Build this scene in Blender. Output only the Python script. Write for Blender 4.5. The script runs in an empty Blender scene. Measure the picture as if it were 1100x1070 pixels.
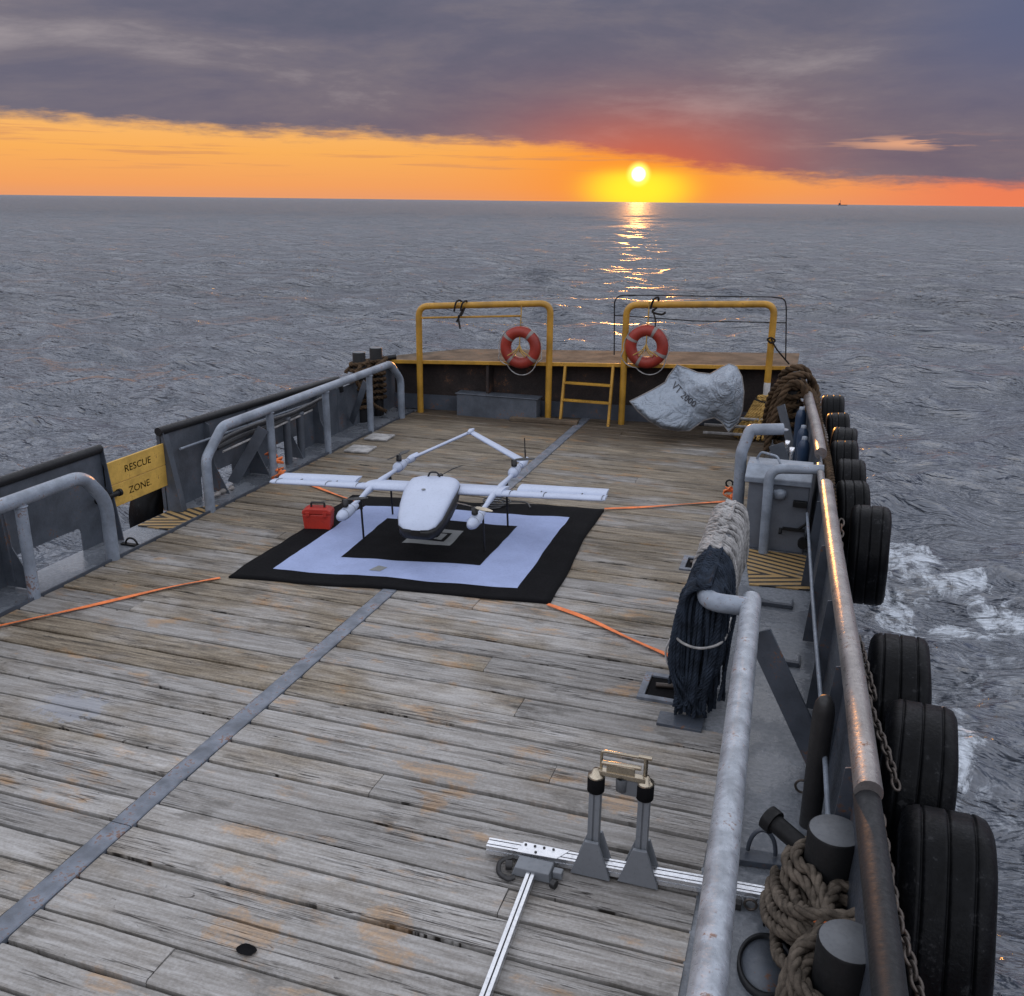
import bpy, bmesh, math, random
import numpy as np
from mathutils import Vector, Matrix, noise as mnoise
from mathutils.geometry import delaunay_2d_cdt
random.seed(7)
PI = math.pi
C = bpy.context.scene.collection
sc = bpy.context.scene
R_ = math.radians

# ------------------------------------------------------------ camera
CAMH = 4.0
RM = Matrix(((0.950375,-0.104790,0.292928),(0.310904,0.285887,-0.906426),(0.011240,0.952517,0.304279)))
cam = bpy.data.cameras.new('camera'); cam.sensor_fit = 'HORIZONTAL'; cam.sensor_width = 36
cam.lens = 1000/1100*36; cam.clip_start = .05; cam.clip_end = 90000
co = bpy.data.objects.new('camera', cam); C.objects.link(co)
co.matrix_world = Matrix.Translation((0, 0, CAMH)) @ RM.to_4x4()
sc.camera = co
# ------------------------------------------------------------ exposure
sc.view_settings.view_transform = 'Standard'; sc.view_settings.look = 'None'
sc.view_settings.exposure = 0.0; sc.view_settings.gamma = 1
sc.cycles.use_denoising = True
sc.cycles.sample_clamp_indirect = 6
sc.cycles.sample_clamp_direct = 30
sc.cycles.max_bounces = 6

# ------------------------------------------------------------ node helper
class NB:
    def __init__(s, nt): s.nt = nt; s.n = nt.nodes; s.l = nt.links
    def put(s, sock, v):
        if isinstance(v, bpy.types.NodeSocket): s.l.new(v, sock)
        else:
            if hasattr(sock.default_value, '__len__') and hasattr(v, '__len__'):
                if len(sock.default_value) == 4 and len(v) == 3: v = (*v, 1)
            sock.default_value = v
    def m(s, op, *a, clamp=False):
        n = s.n.new('ShaderNodeMath'); n.operation = op; n.use_clamp = clamp
        for i, v in enumerate(a): s.put(n.inputs[i], v)
        return n.outputs[0]
    def mix(s, f, a, b, mode='MIX'):
        n = s.n.new('ShaderNodeMix'); n.data_type = 'RGBA'; n.blend_type = mode
        s.put(n.inputs[0], f); s.put(n.inputs[6], a); s.put(n.inputs[7], b)
        return n.outputs[2]
    def sep(s, v):
        n = s.n.new('ShaderNodeSeparateXYZ'); s.put(n.inputs[0], v); return n.outputs
    def comb(s, x, y, z=0.0):
        n = s.n.new('ShaderNodeCombineXYZ')
        for i, v in enumerate((x, y, z)): s.put(n.inputs[i], v)
        return n.outputs[0]
    def noise(s, vec, scale, detail=4, rough=.55, dist=0.0):
        n = s.n.new('ShaderNodeTexNoise'); s.put(n.inputs['Vector'], vec)
        n.inputs['Scale'].default_value = scale; n.inputs['Detail'].default_value = detail
        n.inputs['Roughness'].default_value = rough; n.inputs['Distortion'].default_value = dist
        return n.outputs[0]
    def step(s, v, a, b, smooth=True):
        n = s.n.new('ShaderNodeMapRange'); n.interpolation_type = 'SMOOTHSTEP' if smooth else 'LINEAR'
        s.put(n.inputs[0], v); s.put(n.inputs[1], a); s.put(n.inputs[2], b)
        return n.outputs[0]
    def lin(s, v, a, b, c, d):
        n = s.n.new('ShaderNodeMapRange'); s.put(n.inputs[0], v)
        for i, q in enumerate((a, b, c, d)): s.put(n.inputs[i+1], q)
        return n.outputs[0]
    def ramp(s, v, stops):
        n = s.n.new('ShaderNodeValToRGB'); s.put(n.inputs[0], v)
        e = n.color_ramp.elements
        e[0].position, e[0].color = stops[0][0], (*stops[0][1], 1)
        e[1].position, e[1].color = stops[-1][0], (*stops[-1][1], 1)
        for p, c in stops[1:-1]:
            q = e.new(p); q.color = (*c, 1)
        return n.outputs[0]
    def scale(s, v, k):
        n = s.n.new('ShaderNodeVectorMath'); n.operation = 'MULTIPLY'
        s.put(n.inputs[0], v); n.inputs[1].default_value = k; return n.outputs[0]
    def bump(s, h, strength, dist, normal=None):
        n = s.n.new('ShaderNodeBump'); s.put(n.inputs['Height'], h)
        s.put(n.inputs['Strength'], strength); n.inputs['Distance'].default_value = dist
        if normal is not None: s.put(n.inputs['Normal'], normal)
        return n.outputs[0]

def srgb(r, g, b):
    f = lambda c: c/12.92 if c <= .04045 else ((c+.055)/1.055)**2.4
    return (f(r/255), f(g/255), f(b/255))

# ------------------------------------------------------------ sky
SAZ, SEL = -10.81, 1.54
w = bpy.data.worlds.new('World'); sc.world = w; w.use_nodes = True
w.node_tree.nodes.clear(); k = NB(w.node_tree)
d = k.n.new('ShaderNodeTexCoord').outputs['Generated']
dx, dy, dz = k.sep(d)[:3]
el = k.m('MULTIPLY', k.m('ARCSINE', dz), 57.2958)
az = k.m('MULTIPLY', k.m('ARCTAN2', dx, dy), 57.2958)
daz = k.m('SUBTRACT', az, SAZ); dele = k.m('SUBTRACT', el, SEL)
def gauss(wa, we, ea=None):
    e = dele if ea is None else k.m('SUBTRACT', el, ea)
    q = k.m('ADD', k.m('POWER', k.m('ABSOLUTE', k.m('DIVIDE', daz, wa)), 2.0), k.m('POWER', k.m('ABSOLUTE', k.m('DIVIDE', e, we)), 2.0))
    return k.m('EXPONENT', k.m('MULTIPLY', q, -1.0))
# clear band under the cloud deck
band = k.ramp(k.lin(el, 0, 4.5, 0, 1), [(0, srgb(233, 156, 108)), (.15, srgb(243, 161, 96)), (.55, srgb(249, 176, 92)), (1, srgb(250, 188, 112))])
hot = gauss(8.0, 4.0)
band = k.mix(k.m('MULTIPLY', hot, .8), band, srgb(255, 146, 36))
band = k.mix(k.step(az, -4.0, 9.0), band, srgb(238, 128, 88))
# cloud base line
cn = k.comb(k.m('MULTIPLY', az, .16), k.m('MULTIPLY', el, .75))
n1 = k.noise(cn, 1.0, 6, .6); n2 = k.noise(k.comb(k.m('MULTIPLY', az, .055), k.m('MULTIPLY', el, .22), 3.1), 1.0, 7, .62, .3)
e0 = k.m('SUBTRACT', k.lin(az, -46, -18, 3.75, 3.05), k.m('MULTIPLY', k.step(az, -20, 4.0), 2.05))
e0 = k.m('ADD', e0, k.m('ADD', k.m('MULTIPLY', k.m('SUBTRACT', n1, .5), 1.7), k.m('MULTIPLY', k.m('SUBTRACT', k.noise(k.comb(k.m('MULTIPLY', az, .5), k.m('MULTIPLY', el, 2.6), 4.0), 1.0, 5, .65), .5), 1.1)))
cloud = k.step(k.m('SUBTRACT', el, e0), -.28, .62)
strk = k.m('MULTIPLY', k.step(k.noise(k.comb(k.m('MULTIPLY', az, .12), k.m('MULTIPLY', el, 3.2), 8.0), 1.0, 5, .6), .52, .66), k.step(el, .9, 2.2))
ccol = k.ramp(n2, [(.30, srgb(92, 96, 115)), (.45, srgb(105, 104, 121)), (.56, srgb(120, 115, 126)), (.70, srgb(154, 146, 151))])
ccol = k.mix(k.m('MULTIPLY', k.step(az, -2, 9), k.step(el, 2, 9)), ccol, srgb(95, 102, 130))
ccol = k.mix(k.m('MULTIPLY', gauss(30.0, 5.0), .45), ccol, srgb(128, 96, 100))
ccol = k.mix(k.m('MULTIPLY', gauss(7.5, 3.1), .78), ccol, srgb(226, 104, 62))
# bright rift in the clouds, right of the sun
rift = k.m('MULTIPLY', k.step(k.noise(k.comb(k.m('MULTIPLY', az, .25), k.m('MULTIPLY', el, 3.0), 1.7), 1.0, 4), .48, .62),
           k.m('EXPONENT', k.m('MULTIPLY', k.m('ADD', k.m('POWER', k.m('ABSOLUTE', k.m('DIVIDE', k.m('SUBTRACT', az, 3.6), 3.2)), 2.0), k.m('POWER', k.m('ABSOLUTE', k.m('DIVIDE', k.m('SUBTRACT', el, 3.15), .35)), 2.0)), -1.0)))
ccol = k.mix(rift, ccol, srgb(225, 165, 130))
clear = k.mix(k.m('MULTIPLY', strk, .55), band, srgb(205, 140, 100))
col = k.mix(cloud, clear, ccol)
# sun glow and disc
gq = k.m('ADD', k.m('POWER', k.m('ABSOLUTE', k.m('DIVIDE', daz, 2.9)), 2.0), k.m('POWER', k.m('ABSOLUTE', k.m('DIVIDE', k.m('SUBTRACT', el, .7), 1.35)), 2.0))
glow = k.m('EXPONENT', k.m('MULTIPLY', k.m('POWER', gq, 1.6), -1.0))
under = k.step(el, 2.25, 1.3)
col = k.mix(k.m('MULTIPLY', glow, k.m('ADD', k.m('MULTIPLY', under, .85), .1), clamp=True), col, (1.2, .92, .035))
dist = k.m('SQRT', k.m('ADD', k.m('POWER', k.m('ABSOLUTE', daz), 2.0), k.m('POWER', k.m('ABSOLUTE', dele), 2.0)))
halo = k.step(dist, .80, .32)
col = k.mix(halo, col, (1.6, 1.25, .22))
col = k.mix(k.step(dist, .46, .28), col, (3.0, 2.7, 1.9))
# higher up and behind the camera the cover thins and the sky is brighter and bluer
front = k.lin(dy, -1, 1, 1.0, 0.0)
up = k.step(el, 9.8, 19.0)
high = k.ramp(n2, [(.34, srgb(140, 150, 172)), (.5, srgb(196, 200, 212)), (.64, srgb(252, 248, 246))])
col = k.mix(up, col, high)
gain = k.m('ADD', 1.0, k.m('ADD', k.m('SUBTRACT', k.m('MULTIPLY', up, .85), k.m('MULTIPLY', k.step(el, 30, 75), .55)), k.m('MULTIPLY', k.m('MULTIPLY', front, k.step(el, -1, 25)), .5)))
low = k.step(el, -3.0, -.2)
bg = k.n.new('ShaderNodeBackground'); k.put(bg.inputs[0], col); k.put(bg.inputs[1], gain)
k.l.new(bg.outputs[0], k.n.new('ShaderNodeOutputWorld').inputs[0])
# ------------------------------------------------------------ sun
sv = Vector((math.sin(R_(SAZ))*math.cos(R_(SEL)), math.cos(R_(SAZ))*math.cos(R_(SEL)), math.sin(R_(SEL))))
sl = bpy.data.lights.new('sun', 'SUN'); sl.energy = 1.6; sl.angle = R_(.5); sl.color = (1, .41, .10)
so = bpy.data.objects.new('sun', sl); C.objects.link(so); so.rotation_euler = sv.to_track_quat('Z', 'Y').to_euler()

# ------------------------------------------------------------ materials
def newmat(name):
    m = bpy.data.materials.new(name); m.use_nodes = True
    k = NB(m.node_tree); b = m.node_tree.nodes['Principled BSDF']
    return m, k, b
def paint(name, col, rough=.45, metal=0.0, var=.25, scale=3.0, rust=0.0, bump=.15, spec=.5, rustcol=(.16, .07, .03), fine=40):
    m, k, b = newmat(name)
    p = k.n.new('ShaderNodeTexCoord').outputs['Object']
    a = k.noise(p, scale, 7, .65); f = k.noise(p, fine, 4, .6)
    lo = tuple(c*(1-var) for c in col); hi = tuple(min(1, c*(1+var*.7)) for c in col)
    c = k.mix(k.step(a, .3, .7), lo, hi)
    c = k.mix(k.m('MULTIPLY', k.step(f, .52, .75), .35), c, tuple(q*.6 for q in col))
    if rust > 0:
        r = k.step(k.m('ADD', k.m('MULTIPLY', a, .6), k.m('MULTIPLY', f, .4)), .62-rust*.2, .68-rust*.15)
        c = k.mix(k.m('MULTIPLY', r, .8), c, rustcol)
    k.put(b.inputs['Base Color'], c)
    k.put(b.inputs['Roughness'], k.lin(f, .3, .7, max(.05, rough-.12), min(1, rough+.15)))
    b.inputs['Metallic'].default_value = metal
    b.inputs['Specular IOR Level'].default_value = spec
    if bump: k.put(b.inputs['Normal'], k.bump(k.m('ADD', f, a), bump, .01))
    return m
M = {}
M['grey'] = paint('grey_ship_paint', (.21, .245, .295), .38, var=.35, rust=.24, bump=.25)
M['greydark'] = paint('dark_grey_ship_paint', (.055, .066, .085), .42, var=.3, rust=.25, bump=.25)
M['bulwark'] = paint('bulwark_paint', (.075, .088, .108), .45, var=.3, rust=.25, bump=.2)
M['bitt'] = paint('black_steel', (.006, .0065, .0075), .55, var=.3, spec=.3)
M['bitttop'] = paint('pale_grey_top', (.12, .13, .142), .55, var=.2)  # paler grey than the black bollard sides
M['capblack'] = paint('black_cap_rubber', (.012, .013, .015), .5, var=.3, spec=.3)
M['capsteel'] = paint('worn_steel_cap', (.28, .26, .25), .34, metal=.75, var=.35, rust=.2, bump=.3)
M['alu'] = paint('aluminium', (.72, .74, .77), .3, metal=.9, var=.06, bump=.02)
M['slot'] = paint('dark_slot', (.03, .03, .035), .6, var=.1)
M['yellow'] = paint('yellow_paint', (.42, .225, .026), .45, var=.3, rust=.22, bump=.15)
M['board'] = paint('yellow_board', (.58, .36, .075), .6, var=.22, scale=4, rust=.1, bump=.15)
M['black'] = paint('black_paint', (.016, .016, .017), .5, var=.2)
M['tyre'] = paint('tyre_rubber', (.0035, .004, .005), .42, var=.5, scale=6, bump=.35, spec=.10, rust=.30, rustcol=(.028, .029, .031))
M['white'] = paint('white_gelcoat', (.42, .475, .60), .45, var=.05, bump=.02)
M['whitepaint'] = paint('white_pipe_paint', (.55, .55, .55), .45, var=.25, rust=.15)
M['matwhite'] = paint('mat_white', (.30, .36, .56), .85, scale=1.6, var=.11, bump=.1, spec=.2)
M['matblack'] = paint('mat_black', (.006, .006, .007), .95, var=.2, bump=.1, spec=.1)
M['matgrey'] = paint('mat_grey', (.22, .23, .23), .8, var=.1, spec=.2)
M['redplastic'] = paint('red_plastic', (.42, .028, .015), .5, var=.2)
M['ring'] = paint('ring_orange', (.25, .024, .013), .5, var=.25, bump=.1)
M['ringband'] = paint('ring_band', (.21, .195, .185), .6, var=.3)
M['orange'] = paint('orange_webbing', (.78, .20, .055), .65, var=.25, scale=8)
M['rope'] = paint('weathered_rope', (.12, .10, .08), .9, var=.6, scale=9, bump=.5, spec=.15, fine=120)
M['ropedark'] = paint('dark_rope', (.075, .049, .029), .9, var=.55, scale=7, bump=.5, spec=.15, fine=120)
M['ropeyellow'] = paint('yellow_rope', (.42, .27, .09), .85, var=.4, scale=8, bump=.5, spec=.15, fine=120)
M['ropeblack'] = paint('black_rope', (.025, .022, .02), .9, var=.4, bump=.4, spec=.15)
M['ropewhite'] = paint('pale_rope', (.34, .335, .33), .9, var=.45, scale=8, bump=.5, spec=.15, fine=120)
M['ropeblue'] = paint('blue_rope', (.024, .033, .049), .9, var=.5, scale=9, bump=.5, spec=.15, fine=120)
M['chain'] = paint('chain_steel', (.10, .085, .075), .45, metal=.6, var=.4, rust=.4)
M['brass'] = paint('brass', (.40, .35, .27), .26, metal=.95, var=.2, bump=.05)
M['gusset'] = paint('grey_plastic', (.165, .18, .20), .5, var=.1, bump=.05)
M['tarp'] = paint('pale_woven_plastic', (.25, .295, .355), .42, var=.10, scale=5, bump=.25)
M['blue'] = paint('blue_bottle_paint', (.020, .042, .085), .35, var=.2)
M['hose'] = paint('black_hose', (.03, .032, .036), .45, var=.3)
M['ledge'] = paint('weathered_ledge', (.12, .092, .066), .85, var=.5, scale=2.5, rust=.3, bump=.3, spec=.15)
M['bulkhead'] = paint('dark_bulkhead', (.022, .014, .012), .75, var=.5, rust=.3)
M['steelstrip'] = paint('worn_steel_strip', (.135, .155, .19), .45, var=.5, scale=5, rust=.38, bump=.3)
M['tex'] = paint('lettering_black', (.02, .018, .016), .7, var=.2)
M['dim'] = paint('far_ship', (.05, .05, .06), .8, var=.1)
M['rod'] = paint('carbon_black', (.006, .006, .007), .45, var=.1)

M['locker'] = paint('locker_paint', (.11, .125, .15), .42, var=.2, rust=.1, bump=.1)
def mk_walk():
    m, k, b = newmat('walkway_paint')
    p = k.n.new('ShaderNodeTexCoord').outputs['Object']
    a = k.noise(p, 1.7, 6, .6, .4); f = k.noise(p, 30, 5, .6)
    wet = k.step(a, .45, .55)
    c = k.mix(k.step(f, .35, .7), (.125, .14, .16), (.20, .215, .24))
    c = k.mix(k.m('MULTIPLY', wet, .45), c, (.08, .09, .105))
    c = k.mix(k.step(k.noise(p, 9, 6, .7), .66, .72), c, (.09, .055, .035))
    k.put(b.inputs['Base Color'], c)
    k.put(b.inputs['Roughness'], k.lin(wet, 0, 1, .42, .13))
    k.put(b.inputs['Normal'], k.bump(k.m('ADD', f, k.noise(k.scale(p, (3, 14, 3)), 2, 4)), .3, .012))
    return m
M['walk'] = mk_walk()
def mk_stripes(name, ang):
    m, k, b = newmat(name)
    p = k.n.new('ShaderNodeTexCoord').outputs['Object']
    x, y, z = k.sep(p)[:3]
    u = k.m('ADD', k.m('MULTIPLY', k.m('ABSOLUTE', k.m('SUBTRACT', y, ang)), 8.5), k.m('MULTIPLY', x, 3.2))
    s = k.m('PINGPONG', u, .5)
    c = k.mix(k.step(s, .26, .31), (.33, .215, .085), (.018, .016, .014))
    c = k.mix(k.m('MULTIPLY', k.step(k.noise(p, 7, 6, .7), .5, .7), .55), c, (.19, .17, .14))
    k.put(b.inputs['Base Color'], c); b.inputs['Roughness'].default_value = .7
    k.put(b.inputs['Normal'], k.bump(k.noise(p, 160, 2), .4, .004))
    return m

def mk_wood():
    m, k, b = newmat('weathered_planks')
    p = k.n.new('ShaderNodeTexCoord').outputs['Object']
    at = k.n.new('ShaderNodeAttribute'); at.attribute_name = 'rnd'; rnd = at.outputs['Fac']
    x, y, z = k.sep(p)[:3]
    seed = k.m('MULTIPLY', rnd, 61.0)
    g1 = k.noise(k.comb(k.m('MULTIPLY', x, 1.1), k.m('MULTIPLY', y, 13), seed), 1.6, 8, .65, .5)
    g2 = k.noise(k.comb(k.m('MULTIPLY', x, 4), k.m('MULTIPLY', y, 80), seed), 1.0, 4, .6, .25)
    pt = k.noise(k.comb(x, k.m('MULTIPLY', y, 1.8), 2.0), .85, 6, .62)
    fn = k.noise(p, 45, 4, .65)
    v = k.m('ADD', k.m('MULTIPLY', g1, .52), k.m('ADD', k.m('MULTIPLY', g2, .22), k.m('MULTIPLY', fn, .26)))
    c = k.ramp(v, [(.28, (.055, .048, .041)), (.37, (.165, .152, .137)), (.48, (.245, .233, .218)), (.58, (.345, .336, .325)), (.70, (.45, .447, .445))])
    br = k.ramp(v, [(.30, (.026, .019, .013)), (.42, (.085, .066, .044)), (.52, (.17, .14, .10)), (.66, (.285, .248, .19))])
    # browner timber toward the stern and the port side
    zone = k.m('ADD', k.lin(y, 5, 12, -.08, .22), k.lin(x, -1.5, -6.5, 0, .12))
    c = k.mix(k.step(k.m('ADD', k.m('ADD', pt, zone), k.m('MULTIPLY', k.m('SUBTRACT', rnd, .5), .28)), .47, .76), c, br)
    tone = k.lin(rnd, 0, 1, .80, 1.28)
    c = k.mix(1.0, c, k.comb(tone, tone, tone), 'MULTIPLY')
    # long checks and cracks
    ck = k.noise(k.comb(k.m('MULTIPLY', x, .42), k.m('MULTIPLY', y, 21), k.m('ADD', seed, 9.0)), 1.5, 5, .55, .9)
    crack = k.m('MULTIPLY', k.step(k.m('ABSOLUTE', k.m('SUBTRACT', ck, .5)), .020, .004), k.step(k.noise(k.comb(k.m('MULTIPLY', x, .7), k.m('MULTIPLY', y, 4), seed), 1.3, 3), .49, .58))
    knots = k.step(k.noise(k.comb(k.m('MULTIPLY', x, 3.2), k.m('MULTIPLY', y, 9), seed), 1.5, 3, .5, 1.2), .70, .76)
    dk = k.m('MAXIMUM', crack, k.m('MULTIPLY', knots, .75))
    c = k.mix(dk, c, (.022, .018, .015))
    # ochre stains
    sn = k.noise(k.comb(k.m('MULTIPLY', x, 1.6), k.m('MULTIPLY', y, 3.4), 5.0), 1.1, 6, .66)
    st = k.m('MULTIPLY', k.step(sn, .55, .68), .62)
    for (sx, sy, a, bb) in ((-2.32, 5.46, .34, .09), (-2.2, 5.1, .10, .12), (-2.02, 3.95, .16, .16), (-2.76, 3.66, .28, .13), (-1.0, 5.5, .2, .12), (-3.2, 4.4, .25, .08)):
        q = k.m('ADD', k.m('POWER', k.m('ABSOLUTE', k.m('DIVIDE', k.m('SUBTRACT', x, sx), a)), 2.0), k.m('POWER', k.m('ABSOLUTE', k.m('DIVIDE', k.m('SUBTRACT', y, sy), bb)), 2.0))
        q = k.m('ADD', q, k.m('MULTIPLY', k.m('SUBTRACT', k.noise(p, 7, 6, .75), .5), 6.0))
        st = k.m('MAXIMUM', st, k.m('MULTIPLY', k.step(q, 1.3, .2), .55))
    st = k.m('MULTIPLY', st, k.step(v, .36, .52))
    c = k.mix(st, c, k.mix(1.0, k.mix(.35, c, (.35, .30, .22)), (1.25, .78, .36), 'MULTIPLY'))
    # long gouge
    gq = k.m('ADD', k.m('POWER', k.m('ABSOLUTE', k.m('DIVIDE', k.m('ADD', x, 5.26), .42)), 2.0), k.m('POWER', k.m('ABSOLUTE', k.m('DIVIDE', k.m('SUBTRACT', y, 5.21), .022)), 2.0))
    c = k.mix(k.m('MULTIPLY', k.step(k.m('ADD', gq, k.m('MULTIPLY', k.m('SUBTRACT', fn, .5), 2.5)), 1.2, .5), .85), c, (.03, .025, .02))
    # spilt grey paint
    q = k.m('ADD', k.m('POWER', k.m('ABSOLUTE', k.m('DIVIDE', k.m('ADD', x, 5.5), .33)), 2.0), k.m('POWER', k.m('ABSOLUTE', k.m('DIVIDE', k.m('SUBTRACT', y, 5.33), .24)), 2.0))
    c = k.mix(k.m('MULTIPLY', k.step(k.m('ADD', q, k.m('MULTIPLY', k.m('SUBTRACT', k.noise(p, 9, 5, .7), .5), 6.0)), 1.0, .4), .7), c, (.27, .285, .32))
    blot = k.noise(k.comb(k.m('MULTIPLY', x, 1.3), k.m('MULTIPLY', y, 3.0), 17.0), 1.4, 7, .7)
    c = k.mix(k.m('MULTIPLY', k.step(blot, .55, .68), .55), c, (.055, .048, .038))
    wet = k.step(k.m('ADD', y, k.m('ADD', k.m('MULTIPLY', pt, 2.4), k.m('MULTIPLY', x, .06))), 16.2, 17.3)
    c = k.mix(k.m('MULTIPLY', wet, .75), c, (.045, .030, .018))
    k.put(b.inputs['Base Color'], c)
    k.put(b.inputs['Roughness'], k.lin(k.m('ADD', pt, k.m('MULTIPLY', fn, .4)), .45, .95, .42, .75))
    b.inputs['Specular IOR Level'].default_value = .45
    h = k.m('SUBTRACT', k.m('ADD', k.m('MULTIPLY', g1, .5), k.m('ADD', k.m('MULTIPLY', g2, .35), k.m('MULTIPLY', fn, .25))), k.m('MULTIPLY', dk, .7))
    k.put(b.inputs['Normal'], k.bump(h, .65, .016))
    return m
M['wood'] = mk_wood()

def mk_tarp():
    m, k, b = newmat('crumpled_plastic')
    p = k.n.new('ShaderNodeTexCoord').outputs['Object']
    rid = lambda v: k.m('ABSOLUTE', k.m('SUBTRACT', v, .5))
    h = k.m('ADD', rid(k.noise(p, 3.2, 2, .5, 1.2)), k.m('MULTIPLY', rid(k.noise(p, 8.0, 3, .5, 1.0)), .4))
    k.put(b.inputs['Base Color'], k.mix(k.noise(p, 5, 5, .6), (.22, .265, .325), (.30, .345, .40)))
    k.put(b.inputs['Normal'], k.bump(h, .75, .18)); b.inputs['Roughness'].default_value = .36
    return m
M['tarp'] = mk_tarp()
def mk_sea():
    m, k, b = newmat('sea_water')
    g = k.n.new('ShaderNodeNewGeometry').outputs['Position']
    x, y, z = k.sep(g)[:3]
    r = k.m('SQRT', k.m('ADD', k.m('MULTIPLY', x, x), k.m('MULTIPLY', y, y)))
    rid = lambda v: k.m('SUBTRACT', 1.0, k.m('ABSOLUTE', k.m('SUBTRACT', k.m('MULTIPLY', v, 2.0), 1.0)))
    a1 = k.noise(k.scale(g, (.62, 1.45, .3)), 2.4, 3, .5, .7)
    a2 = rid(k.noise(k.scale(g, (.48, 1.35, .3)), .60, 5, .6, .5))
    a3 = k.noise(k.scale(g, (.7, 1.3, .3)), .10, 5, .62, .4)
    a4 = k.noise(k.scale(g, (1, 1.3, .3)), 9.0, 4, .65, .4)
    near = k.step(r, 90, 8)
    nrm = k.bump(a4, k.m('MULTIPLY', near, .45), .05)
    nrm = k.bump(a1, k.lin(r, 60, 250, .85, .35), .42, nrm)
    nrm = k.bump(a2, k.lin(r, 8, 60, .35, 1.0), 1.5, nrm)
    nrm = k.bump(a3, k.lin(r, 60, 400, 0, .7), 6.0, nrm)
    foamy = k.noise(k.scale(g, (1.5, 1.0, 1)), 1.5, 8, .72, 1.6)
    fx = k.m('SUBTRACT', x, k.lin(y, 6, 22, 1.1, .2))
    patch = k.m('MULTIPLY', k.m('MULTIPLY', k.step(fx, -.4, .2), k.step(fx, 3.4, .8)), k.m('MULTIPLY', k.step(y, 6.5, 9.5), k.step(y, 25, 13)))
    patch = k.m('MULTIPLY', patch, k.step(k.noise(g, .35, 3, .5), .36, .56))
    spl = 0.0
    for (fx_, fy_, a_, b_) in ((1.95, 13.4, .55, .35), (2.55, 13.9, .55, .38), (3.1, 14.5, .45, .45), (1.85, 16.4, .60, 1.7), (1.6, 14.3, .35, .9), (2.6, 15.2, .5, .5), (1.9, 10.2, .35, .8), (2.3, 6.2, .3, .5)):
        q = k.m('ADD', k.m('POWER', k.m('ABSOLUTE', k.m('DIVIDE', k.m('SUBTRACT', x, fx_), a_)), 2.0), k.m('POWER', k.m('ABSOLUTE', k.m('DIVIDE', k.m('SUBTRACT', y, fy_), b_)), 2.0))
        spl = k.m('MAXIMUM', spl, k.step(q, 1.6, .1))
    foam = k.m('MULTIPLY', k.step(k.m('ADD', foamy, k.m('MULTIPLY', patch, .12)), .58, .76), k.m('MULTIPLY', patch, .6))
    foam = k.m('MAXIMUM', foam, k.m('MULTIPLY', k.step(k.m('ADD', foamy, k.m('ADD', k.m('MULTIPLY', spl, .27), k.m('MULTIPLY', k.m('SUBTRACT', k.noise(g, 6.0, 5, .7), .5), .35))), .63, .84), .92))
    wc = k.mix(foam, (.076, .090, .116), (.60, .66, .73))
    k.put(b.inputs['Base Color'], wc)
    k.put(b.inputs['Roughness'], k.m('ADD', k.lin(foam, 0, 1, .06, .6), k.m('ADD', k.lin(r, 6, 50, .0, .22), k.lin(r, 50, 400, 0, .30))))
    b.inputs['IOR'].default_value = 1.7
    k.put(b.inputs['Normal'], nrm)
    return m
M['sea'] = mk_sea()

# ------------------------------------------------------------ mesh helper
def frames(pts, closed=False):
    """parallel-transport frames along a polyline"""
    n = len(pts); T = []
    for i in range(n):
        a = pts[i-1] if (i > 0 or closed) else pts[i]
        b = pts[(i+1) % n] if (i < n-1 or closed) else pts[i]
        t = (b-a); T.append(t.normalized() if t.length > 1e-9 else Vector((0, 0, 1)))
    ref = Vector((0, 0, 1)) if abs(T[0].z) < .9 else Vector((0, 1, 0))
    u = (ref - T[0]*ref.dot(T[0])).normalized(); out = []
    for t in T:
        u = (u - t*u.dot(t))
        u = u.normalized() if u.length > 1e-6 else t.orthogonal().normalized()
        out.append((t, u, t.cross(u)))
    return out
def fillet(pts, r, n=6):
    """round the inner corners of a polyline"""
    P = [Vector(p) for p in pts]; out = [P[0]]
    for i in range(1, len(P)-1):
        a, b, c = P[i-1], P[i], P[i+1]
        d1 = (a-b); d2 = (c-b); q = min(r, d1.length*.49, d2.length*.49)
        s = b+d1.normalized()*q; e = b+d2.normalized()*q
        for j in range(n+1):
            t = j/n; out.append(s*(1-t)**2+b*2*t*(1-t)+e*t*t)
    out.append(P[-1]); return out
def smoothpath(pts, n=8):
    """Catmull-Rom"""
    P = [Vector(p) for p in pts]; P = [P[0]*2-P[1]]+P+[P[-1]*2-P[-2]]; out = []
    for i in range(1, len(P)-2):
        a, b, c, d = P[i-1:i+3]
        for j in range(n):
            t = j/n
            out.append(.5*((2*b)+(c-a)*t+(2*a-5*b+4*c-d)*t*t+(3*b-a-3*c+d)*t**3))
    out.append(P[-2]); return out
def resample(pts, step):
    L = [0]
    for a, b in zip(pts, pts[1:]): L.append(L[-1]+(b-a).length)
    n = max(2, int(L[-1]/step)+1); out = []; j = 0
    for i in range(n):
        s = L[-1]*i/(n-1)
        while j < len(L)-2 and L[j+1] < s: j += 1
        t = (s-L[j])/max(1e-9, L[j+1]-L[j]); out.append(pts[j].lerp(pts[j+1], t))
    return out
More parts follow.
